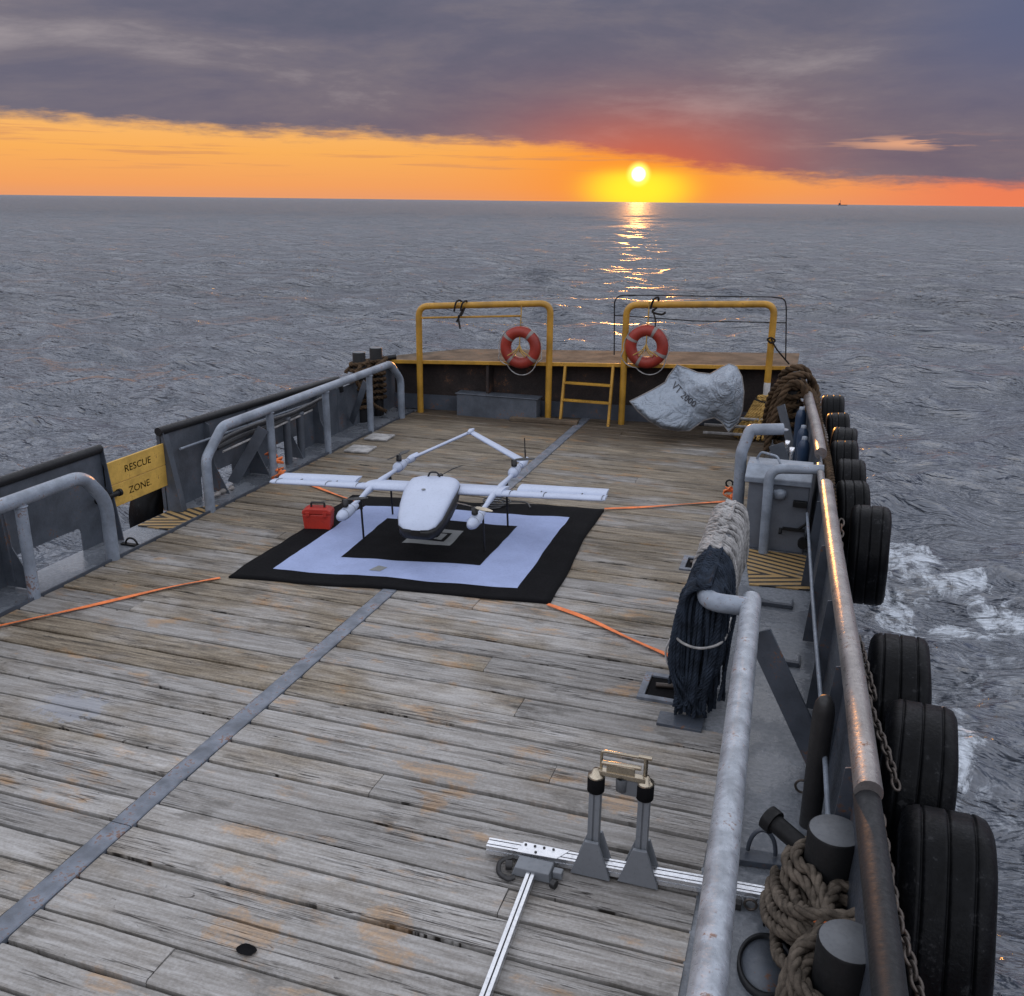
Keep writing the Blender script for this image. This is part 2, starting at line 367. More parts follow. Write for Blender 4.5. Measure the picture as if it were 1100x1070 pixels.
class MB:
    def __init__(s): s.v = []; s.f = []; s.sm = []; s.mi = []
    def add(s, vs, fs, smooth=False, mi=0):
        o = len(s.v); s.v += [Vector(v) for v in vs]
        for f in fs: s.f.append([i+o for i in f]); s.sm.append(smooth); s.mi.append(mi)
        return s
    def box(s, c, d, rot=None, mi=0):
        c = Vector(c); h = [q/2 for q in d]; vs = []
        for x in (-1, 1):
            for y in (-1, 1):
                for z in (-1, 1):
                    v = Vector((x*h[0], y*h[1], z*h[2]))
                    vs.append(c+(rot @ v if rot else v))
        return s.add(vs, [(0, 1, 3, 2), (4, 6, 7, 5), (0, 4, 5, 1), (2, 3, 7, 6), (0, 2, 6, 4), (1, 5, 7, 3)], mi=mi)
    def bar(s, a, b, wd, ht, mi=0):
        a = Vector(a); b = Vector(b); t = (b-a).normalized(); up = Vector((0, 0, 1))
        if abs(t.z) > .95: up = Vector((0, 1, 0))
        sx = t.cross(up).normalized(); u = sx.cross(t)
        rot = Matrix((sx, t, u)).transposed()
        return s.box((a+b)/2, (wd, (b-a).length, ht), rot, mi)
    def tube(s, pts, r, n=12, cap=True, mi=0, closed=False, flat=None):
        P = [Vector(p) for p in pts]; F = frames(P, closed); vs = []; fs = []
        rr = r if hasattr(r, '__len__') else [r]*len(P)
        for p, (t, u, b), q in zip(P, F, rr):
            for j in range(n):
                a = 2*PI*j/n
                vs.append(p+u*(math.cos(a)*q*(flat or 1))+b*(math.sin(a)*q))
        m = len(P)
        for i in range(m if closed else m-1):
            for j in range(n):
                i2 = (i+1) % m
                fs.append((i*n+j, i*n+(j+1) % n, i2*n+(j+1) % n, i2*n+j))
        s.add(vs, fs, True, mi)
        if cap and not closed:
            s.add(vs[:n], [tuple(reversed(range(n)))], False, mi); s.add(vs[-n:], [tuple(range(n))], False, mi)
        return s
    def lathe(s, prof, c, axis='z', n=32, mi=0, smooth=True, closed=False):
        """prof: (radius, height) pairs round an axis through c"""
        c = Vector(c); vs = []; fs = []; m = len(prof)
        for (r, h) in prof:
            for j in range(n):
                a = 2*PI*j/n; x, y = r*math.cos(a), r*math.sin(a)
                vs.append(c+(Vector((x, y, h)) if axis == 'z' else Vector((h, x, y)) if axis == 'x' else Vector((y, h, x))))
        for i in range(m if closed else m-1):
            i2 = (i+1) % m
            for j in range(n): fs.append((i*n+j, i*n+(j+1) % n, i2*n+(j+1) % n, i2*n+j))
        return s.add(vs, fs, smooth, mi)
    def prism(s, poly, a, b, axis='y', mi=0):
        """extrude polygon; axis 'y': poly=(x,z); 'x': poly=(y,z); 'z': poly=(x,y)"""
        def V(p, h): return {'y': (p[0], h, p[1]), 'x': (h, p[0], p[1]), 'z': (p[0], p[1], h)}[axis]
        n = len(poly); vs = [V(p, a) for p in poly]+[V(p, b) for p in poly]
        fs = [tuple(range(n)), tuple(reversed(range(n, 2*n)))]+[(i, i+n, (i+1) % n+n, (i+1) % n) for i in range(n)]
        return s.add(vs, fs, mi=mi)
    def loft(s, rings, cap=True, mi=0, smooth=True):
        n = len(rings[0]); vs = [v for r in rings for v in r]; fs = []
        for i in range(len(rings)-1):
            for j in range(n): fs.append((i*n+j, i*n+(j+1) % n, (i+1)*n+(j+1) % n, (i+1)*n+j))
        s.add(vs, fs, smooth, mi)
        if cap: s.add(rings[0], [tuple(reversed(range(n)))], False, mi); s.add(rings[-1], [tuple(range(n))], False, mi)
        return s
    def rope(s, pts, r, pitch=None, strands=3, mi=0, n=6):
        pitch = pitch or r*7
        P = resample([Vector(p) for p in pts], r*.75); F = frames(P); L = 0
        tracks = [[] for _ in range(strands)]
        for i, (p, (t, u, b)) in enumerate(zip(P, F)):
            if i: L += (P[i]-P[i-1]).length
            for q in range(strands):
                a = 2*PI*(L/pitch+q/strands)
                tracks[q].append(p+(u*math.cos(a)+b*math.sin(a))*r*.52)
        for tr in tracks: s.tube(tr, r*.56, n, mi=mi)
        return s
    def chain(s, pts, L=.07, r=.009):
        P = resample([Vector(p) for p in pts], L*.72); F = frames(P)
        for i in range(len(P)-1):
            c = (P[i]+P[i+1])/2; t, u, b = F[i]
            a = u if i % 2 else b
            ring = []
            for j in range(14):
                q = 2*PI*j/14
                ring.append(c+t*(math.cos(q)*L*.5)+a*(math.sin(q)*L*.30))
            s.tube(ring, r, 6, closed=True)
        return s
def link(name, mb, mats, parent=None, loc=(0, 0, 0), bevel=0):
    me = bpy.data.meshes.new(name); L = Vector(loc)
    me.from_pydata([tuple(v-L) for v in mb.v], [], mb.f)
    me.polygons.foreach_set('use_smooth', mb.sm); me.polygons.foreach_set('material_index', mb.mi)
    for m in (mats if isinstance(mats, (list, tuple)) else [mats]): me.materials.append(M[m] if isinstance(m, str) else m)
    bm = bmesh.new(); bm.from_mesh(me); bmesh.ops.recalc_face_normals(bm, faces=bm.faces); bm.to_mesh(me); bm.free()
    o = bpy.data.objects.new(name, me); C.objects.link(o)
    if parent: o.parent = parent
    else: o.location = loc
    if bevel:
        bv = o.modifiers.new('bevel', 'BEVEL'); bv.width = bevel; bv.segments = 2; bv.limit_method = 'ANGLE'; bv.angle_limit = R_(40)
    return o
def tag(o, label=None, cat=None, group=None, kind=None):
    for a, b in (('label', label), ('category', cat), ('group', group), ('kind', kind)):
        if b: o[a] = b
    return o
class Thing:
    """an Empty at the thing's base that parents its parts (given in world coordinates, or local ones)"""
    def __init__(s, name, label, cat, loc=(0, 0, 0), group=None, local=False, rz=0):
        s.o = bpy.data.objects.new(name, None); C.objects.link(s.o); s.o.location = loc; s.o.rotation_euler = (0, 0, rz)
        s.o.empty_display_size = .1
        s.loc = (0, 0, 0) if local else loc; tag(s.o, label, cat, group)
    def part(s, name, mb, mats, bevel=0, parent=None): return link(name, mb, mats, parent or s.o, s.loc, bevel)
def single(name, label, cat, mb, mats, loc, group=None, bevel=0):
    return tag(link(name, mb, mats, None, loc, bevel), label, cat, group)
def struct(name, mb, mats, bevel=0): return tag(link(name, mb, mats, None, (0, 0, 0), bevel), kind='structure')
def textmesh(txt, size, extrude=.0):
    cu = bpy.data.curves.new('txt', 'FONT'); cu.body = txt; cu.size = size; cu.extrude = extrude; cu.align_x = 'CENTER'; cu.align_y = 'CENTER'
    cu.resolution_u = 3
    o = bpy.data.objects.new('txt', cu); C.objects.link(o)
    dg = bpy.context.evaluated_depsgraph_get(); me = bpy.data.meshes.new_from_object(o.evaluated_get(dg))
    vs = [v.co.copy() for v in me.vertices]; fs = [tuple(p.vertices) for p in me.polygons]
    bpy.data.objects.remove(o); bpy.data.curves.remove(cu); bpy.data.meshes.remove(me)
    return vs, fs
def torus(mb, c, R, r, axis='y', n=48, m=16, mi=0, a0=0, a1=2*PI):
    pts = []
    full = abs(a1-a0-2*PI) < 1e-6
    for i in range(n if full else n+1):
        a = a0+(a1-a0)*i/n; x, z = R*math.cos(a), R*math.sin(a)
        pts.append(Vector(c)+(Vector((x, 0, z)) if axis == 'y' else Vector((0, x, z)) if axis == 'x' else Vector((x, z, 0))))
    mb.tube(pts, r, m, mi=mi, closed=full); return mb

# ------------------------------------------------------------ sea
SEA = -1.75
def make_sea():
    rng = np.random.default_rng(5)
    rs = [1.5]
    while rs[-1] < 45000: rs.append(rs[-1]*(1.0068 if rs[-1] < 500 else 1.03 if rs[-1] < 1500 else 1.12))
    rs = np.array(rs)
    th = np.concatenate([np.linspace(R_(-85), R_(49), 900), np.linspace(R_(49), R_(275), 40)[1:-1]])
    r, t = np.meshgrid(rs, th, indexing='ij')
    x = r*np.sin(t); y = r*np.cos(t); z = np.zeros_like(x); ox = np.zeros_like(x); oy = np.zeros_like(x)
    cell = np.maximum(r*.0068, r*R_(134)/900)
    cell = np.where(r > 500, r*.03, cell)
    wedge = ((t >= R_(-85)) & (t <= R_(49))).astype(float)
    for i in range(90):
        Lw = .35*(14/.35)**((i/89)**1.35)*rng.uniform(.9, 1.1)
        a = R_(102)+rng.normal(0, .50); kx, ky = math.cos(a), math.sin(a); kk = 2*PI/Lw
        amp = .066*Lw/(2*PI)*rng.uniform(.5, 1.4)*(1 if Lw < 2.5 else (2.5/Lw)**.35)
        fade = np.clip((Lw/cell-3.0)/3.0, 0, 1)*wedge
        ph = kk*(kx*x+ky*y)+rng.uniform(0, 2*PI)
        z += amp*fade*np.cos(ph); s = amp*fade*np.sin(ph)*.9; ox -= kx*s; oy -= ky*s
    v = np.stack([x+ox, y+oy, z+SEA], -1).reshape(-1, 3).astype(np.float32)
    nr, nt = x.shape
    i = np.arange(nr-1)[:, None]; j = np.arange(nt)[None, :]; j2 = (j+1) % nt
    f = np.stack([i*nt+j+0*j2, i*nt+j2, (i+1)*nt+j2, (i+1)*nt+j], -1).reshape(-1, 4)
    me = bpy.data.meshes.new('sea'); me.vertices.add(len(v)); me.vertices.foreach_set('co', v.ravel())
    me.loops.add(f.size); me.loops.foreach_set('vertex_index', f.ravel().astype(np.int32))
    me.polygons.add(len(f)); me.polygons.foreach_set('loop_start', np.arange(0, f.size, 4, dtype=np.int32))
    me.update(calc_edges=True); me.validate()
    me.polygons.foreach_set('use_smooth', np.ones(len(me.polygons), bool))
    me.flip_normals() if me.polygons[0].normal.z < 0 else None
    me.materials.append(M['sea'])
    o = bpy.data.objects.new('sea', me); C.objects.link(o); tag(o, kind='structure')
make_sea()

# ------------------------------------------------------------ hull, walkways, deck
XL = -8.0                                            # port bulwark plane
DL = -7.42                                           # port edge of the timber
def xr(y):                                           # starboard bulwark plane (curves in toward the stern)
    P = [(-4, .55), (3, .50), (4.5, .45), (6, .40), (8, .30), (10.5, .20), (13, .08), (15.6, -.10), (17.2, -.30), (18.6, -.6)]
    for (a, b), (c, d) in zip(P, P[1:]):
        if y <= c: return b+(d-b)*(y-a)/(c-a)
    return P[-1][1]
def stern(x): return 16.62+.1*(x+7.3)                # foot of the stern bulkhead
def hull():
    ys = [-4, 0, 3, 4.5, 6, 8, 10.5, 13, 15.6, 17.2, 18.4]
    out = [(xr(y)+.03, y) for y in ys]+[(-8.03+.5, 18.0), (-8.03, 17.0), (-8.03, -4)]
    n = len(out); vs = []
    for z in (-2.6, -.06): vs += [(x, y, z) for x, y in out]
    fs = [(i, (i+1) % n, (i+1) % n+n, i+n) for i in range(n)]
    struct('hull', MB().add(vs, fs), 'greydark')
hull()
def walk():
    mb = MB(); ys = [-4, 0, 3, 4.5, 6, 6.6, 8, 10.5, 13, 15.6, 17.2]
    for a, b in zip(ys, ys[1:]):
        XX = -.64 if a > 6.5 else -.34
        mb.add([(XX, a, -.012), (xr(a)+.02, a, -.012), (xr(b)+.02, b, -.012), (XX, b, -.012)], [(0, 1, 2, 3)])
    mb.add([(XL-.02, -4, -.012), (DL, -4, -.012), (DL, 17, -.012), (XL-.02, 17, -.012)], [(0, 1, 2, 3)])
    struct('walkway', mb, 'walk')
walk()
def deck():
    mb = MB(); rnd = []
    def plank(x0, x1, y0, y1):
        seg = max(2, int((x1-x0)/.06)); q = random.random(); tilt = random.uniform(-.004, .004); hz = random.uniform(-.004, .003)
        sd = random.uniform(0, 100); gp = random.choice((.006, .008, .011, .016)); vs = []; fs = []
        for i in range(seg+1):
            x = x0+(x1-x0)*i/seg
            ja = mnoise.noise(Vector((x*1.6, sd, 0)))*.009+mnoise.noise(Vector((x*4, sd, 4)))*.006
            jb = mnoise.noise(Vector((x*1.6, sd, 9)))*.009+mnoise.noise(Vector((x*4, sd, 7)))*.004
            wz = hz+mnoise.noise(Vector((x*.8, sd, 2)))*.004
            a, b = y0+gp+abs(ja)*1.3, y1-gp-abs(jb)*1.3; t = tilt
            for (y, z) in ((a, -.05), (a, -.010+wz-t), (a+.012, wz-t), ((a+b)/2, wz+.002), (b-.012, wz+t), (b, -.010+wz+t), (b, -.05)):
                vs.append((x, y, z))
        for i in range(seg):
            for j in range(6): fs.append((i*7+j, i*7+j+1, (i+1)*7+j+1, (i+1)*7+j))
        fs.append(tuple(range(7))); fs.append(tuple(reversed(range(seg*7, seg*7+7))))
        mb.add(vs, fs, False); rnd.extend([q]*len(fs))
    y = -1.0
    while y < 17.8:
        wd = random.uniform(.235, .32)
        xe = -.33 if y < 6.55 else -.62
        cuts = [-4.16]
        if random.random() < .10: cuts.append(random.uniform(-6.9, -4.8))
        if random.random() < .10: cuts.append(random.uniform(-3.4, -1.2))
        cuts = [DL-.0]+sorted(cuts)+[xe]
        for a, b in zip(cuts, cuts[1:]):
            b2 = b; a2 = a
            if abs(b+4.16) < 1e-6: b2 = b
            if abs(a+4.16) < 1e-6: a2 = a+.17
            # leave the strip's slot free and stop at the stern bulkhead
            y1 = min(y+wd, stern(b2)+.31)
            if y1-y > .06: plank(a2+.003, b2-.003, y, y1)
        y += wd
    o = struct('deck', mb, 'wood')
    at = o.data.attributes.new('rnd', 'FLOAT', 'FACE'); at.data.foreach_set('value', rnd)
    bed = MB().box((-3.9, 7, -.08), (7.1, 22, .05)); struct('deck_bed', bed, 'black')
deck()
def strip():
    mb = MB(); y = -1.0; x0 = -4.155; wd = .16
    for L in (5.2, 4.1, 4.4, 4.52):
        n = 24; vs = []; fs = []
        for i in range(n+1):
            yy = y+.004+(L-.008)*i/n; j1 = mnoise.noise(Vector((yy*5, 1, 0)))*.004; j2 = mnoise.noise(Vector((yy*5, 5, 0)))*.004
            for (x, z) in ((x0+j1, -.03), (x0+j1, .004), (x0+.008+j1, .010), (x0+wd-.008+j2, .010), (x0+wd+j2, .004), (x0+wd+j2, -.03)): vs.append((x, yy, z))
        for i in range(n):
            for j in range(5): fs.append((i*6+j, i*6+j+1, (i+1)*6+j+1, (i+1)*6+j))
        fs += [tuple(range(6)), tuple(reversed(range(n*6, n*6+6)))]
        mb.add(vs, fs); y += L
    single('steel_strip', 'worn grey steel strip let into the planks down the middle of the deck', 'steel strip', mb, 'steelstrip', (-4.07, 8, 0))
strip()
def knothole():
    mb = MB(); mb.lathe([(.055, .0075), (.048, .004), (.0, .0035)], (-2.66, 3.52, .004), n=18)
    for i, v in enumerate(mb.v):
        v.x = -2.66+(v.x+2.66)*(1.1+.05*math.sin(i*2.1)); v.y = 3.52+(v.y-3.52)*(.75+.06*math.sin(i*1.3))
    single('deck_hole', 'small round dark hole in the near planks by the bottom edge', 'hole', mb, 'matblack', (-2.66, 3.52, 0))
knothole()
for i, (x, y, lab) in enumerate(((-7.10, 13.55, 'loose pale plank offcut on the deck edge, the nearer of two'), (-7.16, 14.4, 'loose pale plank offcut on the deck edge, the farther of two'))):
    single('offcut', lab, 'plank', MB().box((x+.05, y, .018), (.42, .42, .028), Matrix.Rotation(R_(4), 3, 'Z')), 'ropewhite', (x, y, 0), 'offcuts on the deck edge', .004)
def coaming():
    mb = MB(); mb.bar((DL-.012, -3, .008), (DL-.012, 16.6, .008), .022, .045)
    single('edge_bar', 'long low steel bar edging the planks on the side of the rescue boards', 'edge bar', mb, 'greydark', (DL, 7, 0))
coaming()

# ------------------------------------------------------------ port bulwarks
def bulwark_port():
    t = Thing('bulwark', 'near grey bulwark with black cap beside the rail and rescue boards', 'bulwark', (XL, 4, 0))
    top = lambda y: 1.10
    y0, y1 = -3.0, 8.70
    mb = MB(); mb.box((XL, (y0+y1)/2, .69), (.014, y1-y0, .82))
    for a, b in ((-3, 4.6), (5.8, 6.0), (6.35, 7.25), (8.25, y1)): mb.box((XL, (a+b)/2, .13), (.014, b-a, .297))
    for (a, b) in ((7.25, 8.25), (6.0, 6.35), (4.6, 5.8)):       # rounded upper corners of the freeing ports
        for s, e in ((a, 1), (b, -1)):
            mb.prism([(s, .28)]+[(s+e*.07*(1-math.sin(q)), .28-.07*(1-math.cos(q))) for q in [PI/2*i/5 for i in range(6)]], XL-.006, XL+.006, 'x')
    t.part('plate', mb, 'bulwark')
    t.part('cap_rail', MB().tube([(XL, y0, 1.12), (XL, y1+.02, 1.12)], .055, 14), 'capblack')
    st = [(2.2, .42), (4.3, .42), (6.18, .42), (7.12, .42)]
    for y, wd in st:
        t.part('stiffener', MB().prism([(XL+.007, 1.07), (XL+.10, 1.02), (XL+.16, .45), (XL+.42, 0), (XL+.007, 0)], y-.006, y+.006, 'y').box((XL+.12, y, .52), (.012, .07, .9), Matrix.Rotation(R_(-4), 3, 'Y')), 'bulwark')
    t.part('end_plate', MB().prism([(XL-.07, 1.1), (XL+.06, 1.1), (XL+.12, .6), (XL+.20, -.01), (XL-.07, -.01)], y1, y1+.014, 'y'), 'greydark')
    t.part('pin', MB().tube([(XL+.1, y1-.25, .55), (XL+.1, y1+.12, .55)], .035, 12).tube([(XL+.1, y1+.12, .55), (XL+.1, y1+.16, .55)], .045, 12), 'bitt')
    t = Thing('bulwark', 'far grey bulwark with black cap, hoses and pipes hung behind its rail', 'bulwark', (XL, 12, 0))
    y0, y1 = 9.80, 14.55
    def tp(y): return 1.09-.13*(y-9.8)/4.7
    mb = MB(); n = 10
    for i in range(n):
        a = y0+(y1-y0)*i/n; b = y0+(y1-y0)*(i+1)/n
        mb.prism([(a, .26), (b, .26), (b, tp(b)-.02), (a, tp(a)-.02)], XL-.007, XL+.007, 'x')
    for a, b in ((y0, 10.55), (11.3, 12.5), (13.15, y1)): mb.box((XL, (a+b)/2, .12), (.014, b-a, .28))
    t.part('plate', mb, 'bulwark')
    t.part('cap_rail', MB().tube(fillet([(XL, y0-.03, tp(y0)), (XL, y1-.05, tp(y1)), (XL, y1+.1, tp(y1)-.02), (XL, y1+.16, tp(y1)-.25)], .12), .055, 14), 'capblack')
    t.part('end_plate', MB().prism([(XL-.06, 1.08), (XL+.05, 1.08), (XL+.24, 0), (XL-.06, 0)], y0, y0+.014, 'y').box((XL+.145, y0+.04, .53), (.012, .10, 1.04), Matrix.Rotation(R_(-10), 3, 'Y')), 'bulwark')
    for y in (10.72, 11.75, 12.75, 13.7):
        t.part('stiffener', MB().prism([(XL+.007, tp(y)-.04), (XL+.09, tp(y)-.08), (XL+.13, .42), (XL+.34, 0), (XL+.007, 0)], y-.006, y+.006, 'y'), 'bulwark')
    t.part('handrail', MB().tube([(XL+.10, 10.05, .80), (XL+.10, 14.0, .74)], .018, 8), 'grey')
    single('low_plate', 'low grey plate behind the far end of the left rail', 'bulwark', MB().prism([(14.56, -.02), (17.0, -.02), (17.0, .90), (15.2, .78), (14.56, .78)], XL-.007, XL+.007, 'x').box((XL+.03, 15.9, .84), (.09, 2.2, .012)), 'bulwark', (XL, 15.8, 0))
bulwark_port()
def rescue():
    t = Thing('rescue_board', 'upper yellow board lettered RESCUE closing the bulwark gap', 'board', (XL, 9.25, .64), 'rescue zone boards')
    b = lambda z0, z1: MB().box((XL+.03, 9.25, (z0+z1)/2), (.03, 1.10, z1-z0))
    def lett(t, txt, z, size):
        vs, fs = textmesh(txt, size, .001); mb = MB()
        # read from the deck: text runs toward the stern
        mb.add([(XL+.0475, 9.28+v.x*1.15, z+v.y) for v in vs], fs); t.part('lettering', mb, 'tex')
    t.part('plank', b(.645, .93), 'board', .006); lett(t, 'RESCUE', .785, .125)
    t = Thing('rescue_board', 'lower yellow board lettered ZONE closing the bulwark gap', 'board', (XL, 9.25, .36), 'rescue zone boards')
    t.part('plank', b(.36, .638), 'board', .006); lett(t, 'ZONE.', .50, .125)
rescue()
single('lug', 'small black ring welded to the deck edge in front of the rescue boards', 'ring', torus(MB(), (-7.58, 8.58, .0), .085, .012, 'y', 20, 8, a0=0, a1=PI).box((-7.58, 8.58, .0), (.28, .06, .02)), 'bitt', (-7.58, 8.58, 0))
M['stripesL'] = mk_stripes('hatched_pad_left', 9.55-9.5)
M['stripesR'] = mk_stripes('hatched_pad_right', 10.2-10.4)
single('nonslip_pad', 'worn yellow and black striped step pad by the rescue boards', 'step pad', MB().prism([(-7.98, 9.18), (-7.46, 9.18), (-7.46, 10.3), (-7.98, 9.78)], -.010, .004, 'z'), 'stripesL', (-7.7, 9.5, 0), 'striped step pads')

single('tyre_fender', 'black tyre fender hanging outside the gap under the rescue boards', 'tyre', MB().lathe([(.26, -.16), (.45, -.2), (.54, -.17), (.56, -.05), (.56, .05), (.54, .17), (.45, .2), (.26, .16)], (-8.32, 10.15, -.15), 'x', 40, closed=True), 'tyre', (-8.32, 10.15, -.7))
# tube rails on the port side
def post_rail(name, label, path, posts, r, mat='grey', base=.07, pr=None):
    t = Thing(name, label, 'rail', posts[0])
    t.part('top_tube', MB().tube(fillet(path, .22, 7), r, 18), mat)
    for p in posts[0:]:
        x, y, z1 = p[0], p[1], p[3] if len(p) > 3 else path[1][2]
        t.part('post', MB().tube([(x, y, -.01), (x, y, z1)], pr or r*.85, 14).lathe([(.001, .012), (base+.02, .012), (base+.02, -.01)], (x, y, 0), n=16), mat)
    return t
rl = Thing('guard_rail', 'near grey tube guard rail bent down beside the rescue boards', 'rail', (-7.46, 8.0, 0), 'grey tube guard rails')
rl.part('tube', MB().tube(fillet([(-7.46, -3, 1.08), (-7.46, 7.82, 1.08), (-7.46, 8.12, .72), (-7.46, 8.12, -.01)], .16, 7), .075, 18), 'grey')
for y in (2.0, 4.8, 6.95):
    o = rl.part('post', MB().tube([(-7.46, y, -.01), (-7.46, y, 1.06)], .06, 14), 'grey')
    rl.part('weld', torus(MB(), (-7.46, y, 1.005), .063, .010, 'z', 28, 8), 'grey', parent=o)
rl = Thing('guard_rail', 'far grey tube guard rail on four posts behind the drone', 'rail', (-7.46, 13, 0), 'grey tube guard rails')
rl.part('tube', MB().tube(fillet([(-7.46, 9.98, -.01), (-7.46, 9.98, .72), (-7.46, 10.4, 1.07), (-7.46, 15.65, 1.09), (-7.42, 16.0, .75), (-7.42, 16.0, -.01)], .10, 5), .067, 18), 'grey')
for y in (11.55, 13.2, 14.77):
    o = rl.part('post', MB().tube([(-7.46, y, -.01), (-7.46, y, 1.06)], .057, 14), 'grey')
    rl.part('weld', torus(MB(), (-7.46, y, 1.02), .060, .010, 'z', 28, 8), 'grey', parent=o)
single('brace_plate', 'slanted grey brace plate between far left rail and bulwark', 'brace', MB().bar((-7.52, 11.45, .8), (-7.94, 11.2, .0), .02, .16), 'bulwark', (-7.7, 11.3, 0))
single('brace_plate', 'slanted grey brace plate beside the rope wound bitts at left', 'brace', MB().bar((-7.52, 14.75, .9), (-7.94, 14.95, .1), .02, .14), 'bulwark', (-7.7, 14.85, 0))
# hoses and stowage behind the far rail
def hose(label, pts, r, mat='hose', name='hose', cat='hose', group='hoses along the far bulwark'):
    single(name, label, cat, MB().tube(smoothpath(pts, 8), r, 10), mat, pts[0], group)
hose('black hose slung highest along the inside of the far bulwark', [(-7.86, 11.2, .86), (-7.84, 12.0, .93), (-7.86, 13, .91), (-7.88, 14.3, .86)], .022)
hose('black hose sagging below the far rail between its first two posts', [(-7.75, 10.55, .72), (-7.72, 10.9, .80), (-7.7, 11.6, .82), (-7.72, 12.6, .78), (-7.75, 13.6, .82)], .03)
hose('thick black hose lying lowest behind the far rail', [(-7.8, 10.7, .66), (-7.74, 11.3, .72), (-7.74, 12.2, .70), (-7.78, 13.4, .74)], .035)
single('boat_hook', 'pale pole stowed along the far bulwark below the hoses', 'pole', MB().tube([(-7.7, 10.7, .62), (-7.72, 13.2, .70)], .017, 8), 'ropewhite', (-7.7, 11.5, .6))
for i, (y, lab) in enumerate(((12.45, 'upright grey vent pipe behind the far rail, nearer of two'), (12.85, 'upright grey vent pipe behind the far rail, farther of two'))):
    single('vent_pipe', lab, 'pipe', MB().tube([(-7.75, y, -.01), (-7.75, y, .72)], .06, 14).lathe([(.001, .74), (.07, .74), (.07, .70)], (-7.75, y, 0), n=14), 'bulwark', (-7.75, y, 0), 'vent pipes')
single('rag', 'crumpled white rag lying on the walkway behind the first far post', 'rag', MB().tube(smoothpath([(-7.8, 10.35, .03), (-7.72, 10.5, .05), (-7.78, 10.65, .03), (-7.7, 10.8, .05), (-7.75, 10.9, .03)], 6), [.03+.012*math.sin(i) for i in range(25)], 8), 'ringband', (-7.75, 10.6, 0))

# ------------------------------------------------------------ bitts with mooring rope
def ropecoil(mb, c0, c1, R0, z0, z1, turns, r, mi=0, seed=1, fig8=True):
    rr = random.Random(seed); pts = []; n = turns*36
    for i in range(n+1):
        a = 2*PI*i/36; z = z0+(z1-z0)*i/n
        q = R0+rr.uniform(-.008, .008)
        if fig8:
            ang = a/2.0; lobe = int(a//(2*PI)) % 2
            c = c0 if lobe == 0 else c1
            s = 1 if lobe == 0 else -1
            ph = (a % (2*PI))*s
            dv = Vector((c1[0]-c0[0], c1[1]-c0[1])).normalized(); base = math.atan2(dv.y, dv.x)+(0 if lobe == 0 else PI)
            pts.append(Vector((c[0]+q*math.cos(base+ph), c[1]+q*math.sin(base+ph), z)))
        else:
            pts.append(Vector((c0[0]+q*math.cos(a), c0[1]+q*math.sin(a), z)))
    mb.rope(smoothpath(pts[::3], 3), r, mi=mi)
def bitts(label, a, b, rad, top, base):
    t = Thing('bitts', label, 'bitts', ((a[0]+b[0])/2, (a[1]+b[1])/2, base))
    for p in (a, b):
        o = t.part('bollard', MB().lathe([(rad, base), (rad, top-.015), (rad-.008, top-.004)], (p[0], p[1], 0), n=36), 'bitt')
        t.part('bollard_top', MB().lathe([(rad-.008, top-.004), (rad-.012, top), (.001, top)], (p[0], p[1], 0), n=36), 'bitttop', parent=o)
    return t
t = bitts('near pair of black steel bitts with a grey rope wound round them', (.385, 4.68), (.445, 3.85), .148, .72, -.01)
t.part('cross_pin', MB().tube([(.05, 4.93, .52), (.38, 4.70, .44)], .055, 16).tube([(.02, 4.95, .527), (.07, 4.915, .516)], .075, 16), 'bitt')
t.part('base_plate', MB().box((.31, 4.3, .0), (.42, 1.5, .024)), 'greydark', .004)
mb = MB()
ropecoil(mb, (.385, 4.68), (.445, 3.85), .187, .10, .52, 11, .033, seed=3)
ropecoil(mb, (.385, 4.68), (.445, 3.85), .235, .14, .52, 8, .033, seed=6)
mb.rope(smoothpath([(.20, 4.85, .05), (.15, 4.6, .2), (.17, 4.3, .38), (.3, 4.12, .47), (.5, 4.15, .45), (.62, 3.95, .40), (.66, 3.6, .3)], 8), .034)
mb.rope(smoothpath([(.12, 4.75, .02), (.13, 4.5, .12), (.15, 4.15, .26), (.24, 3.9, .38), (.24, 3.6, .3), (.3, 3.3, .1)], 8), .034)
mb.rope(smoothpath([(.55, 4.5, .42), (.62, 4.25, .46), (.55, 4.05, .48), (.35, 4.2, .46), (.22, 4.45, .36)], 8), .034)
for (dx, dz, sd) in ((0, 0, 1), (.05, .06, 2), (-.04, .10, 3), (.08, -.03, 4), (.02, .14, 5), (-.02, .18, 6), (.10, .05, 7), (.06, .19, 8), (-.06, .03, 9)):
    mb.rope(smoothpath([(.12+dx, 4.9, .02+dz), (.13+dx, 4.62+dx, .14+dz), (.17+dx, 4.36, .24+dz), (.26+dx, 4.2, .34+dz), (.44+dx*.5, 4.22, .36+dz), (.60, 4.35+dx, .30+dz), (.66, 4.7, .2+dz)], 8), .033)
    mb.rope(smoothpath([(.68, 4.3-dx, .3+dz*.5), (.55, 4.18+dx, .38+dz), (.38, 4.16, .40+dz*.6), (.24+dx*.5, 4.02, .34+dz*.5), (.20+dx*.4, 3.7, .24+dz*.4), (.24, 3.3, .1+dz)], 8), .033)
single('mooring_rope', 'thick weathered mooring rope wound round the near bitts', 'rope', mb, 'rope', (.4, 4.3, 0), 'ropes wound on bitts')
single('rope_end', 'frayed orange whipping on the rope end between the near bitts', 'twine', MB().tube(smoothpath([(.30, 4.17, .515), (.34, 4.15, .535), (.38, 4.17, .525), (.42, 4.14, .52)], 6), .009, 6).tube(smoothpath([(.35, 4.15, .535), (.37, 4.11, .53), (.40, 4.10, .515)], 6), .007, 6), 'orange', (.35, 4.15, .5))
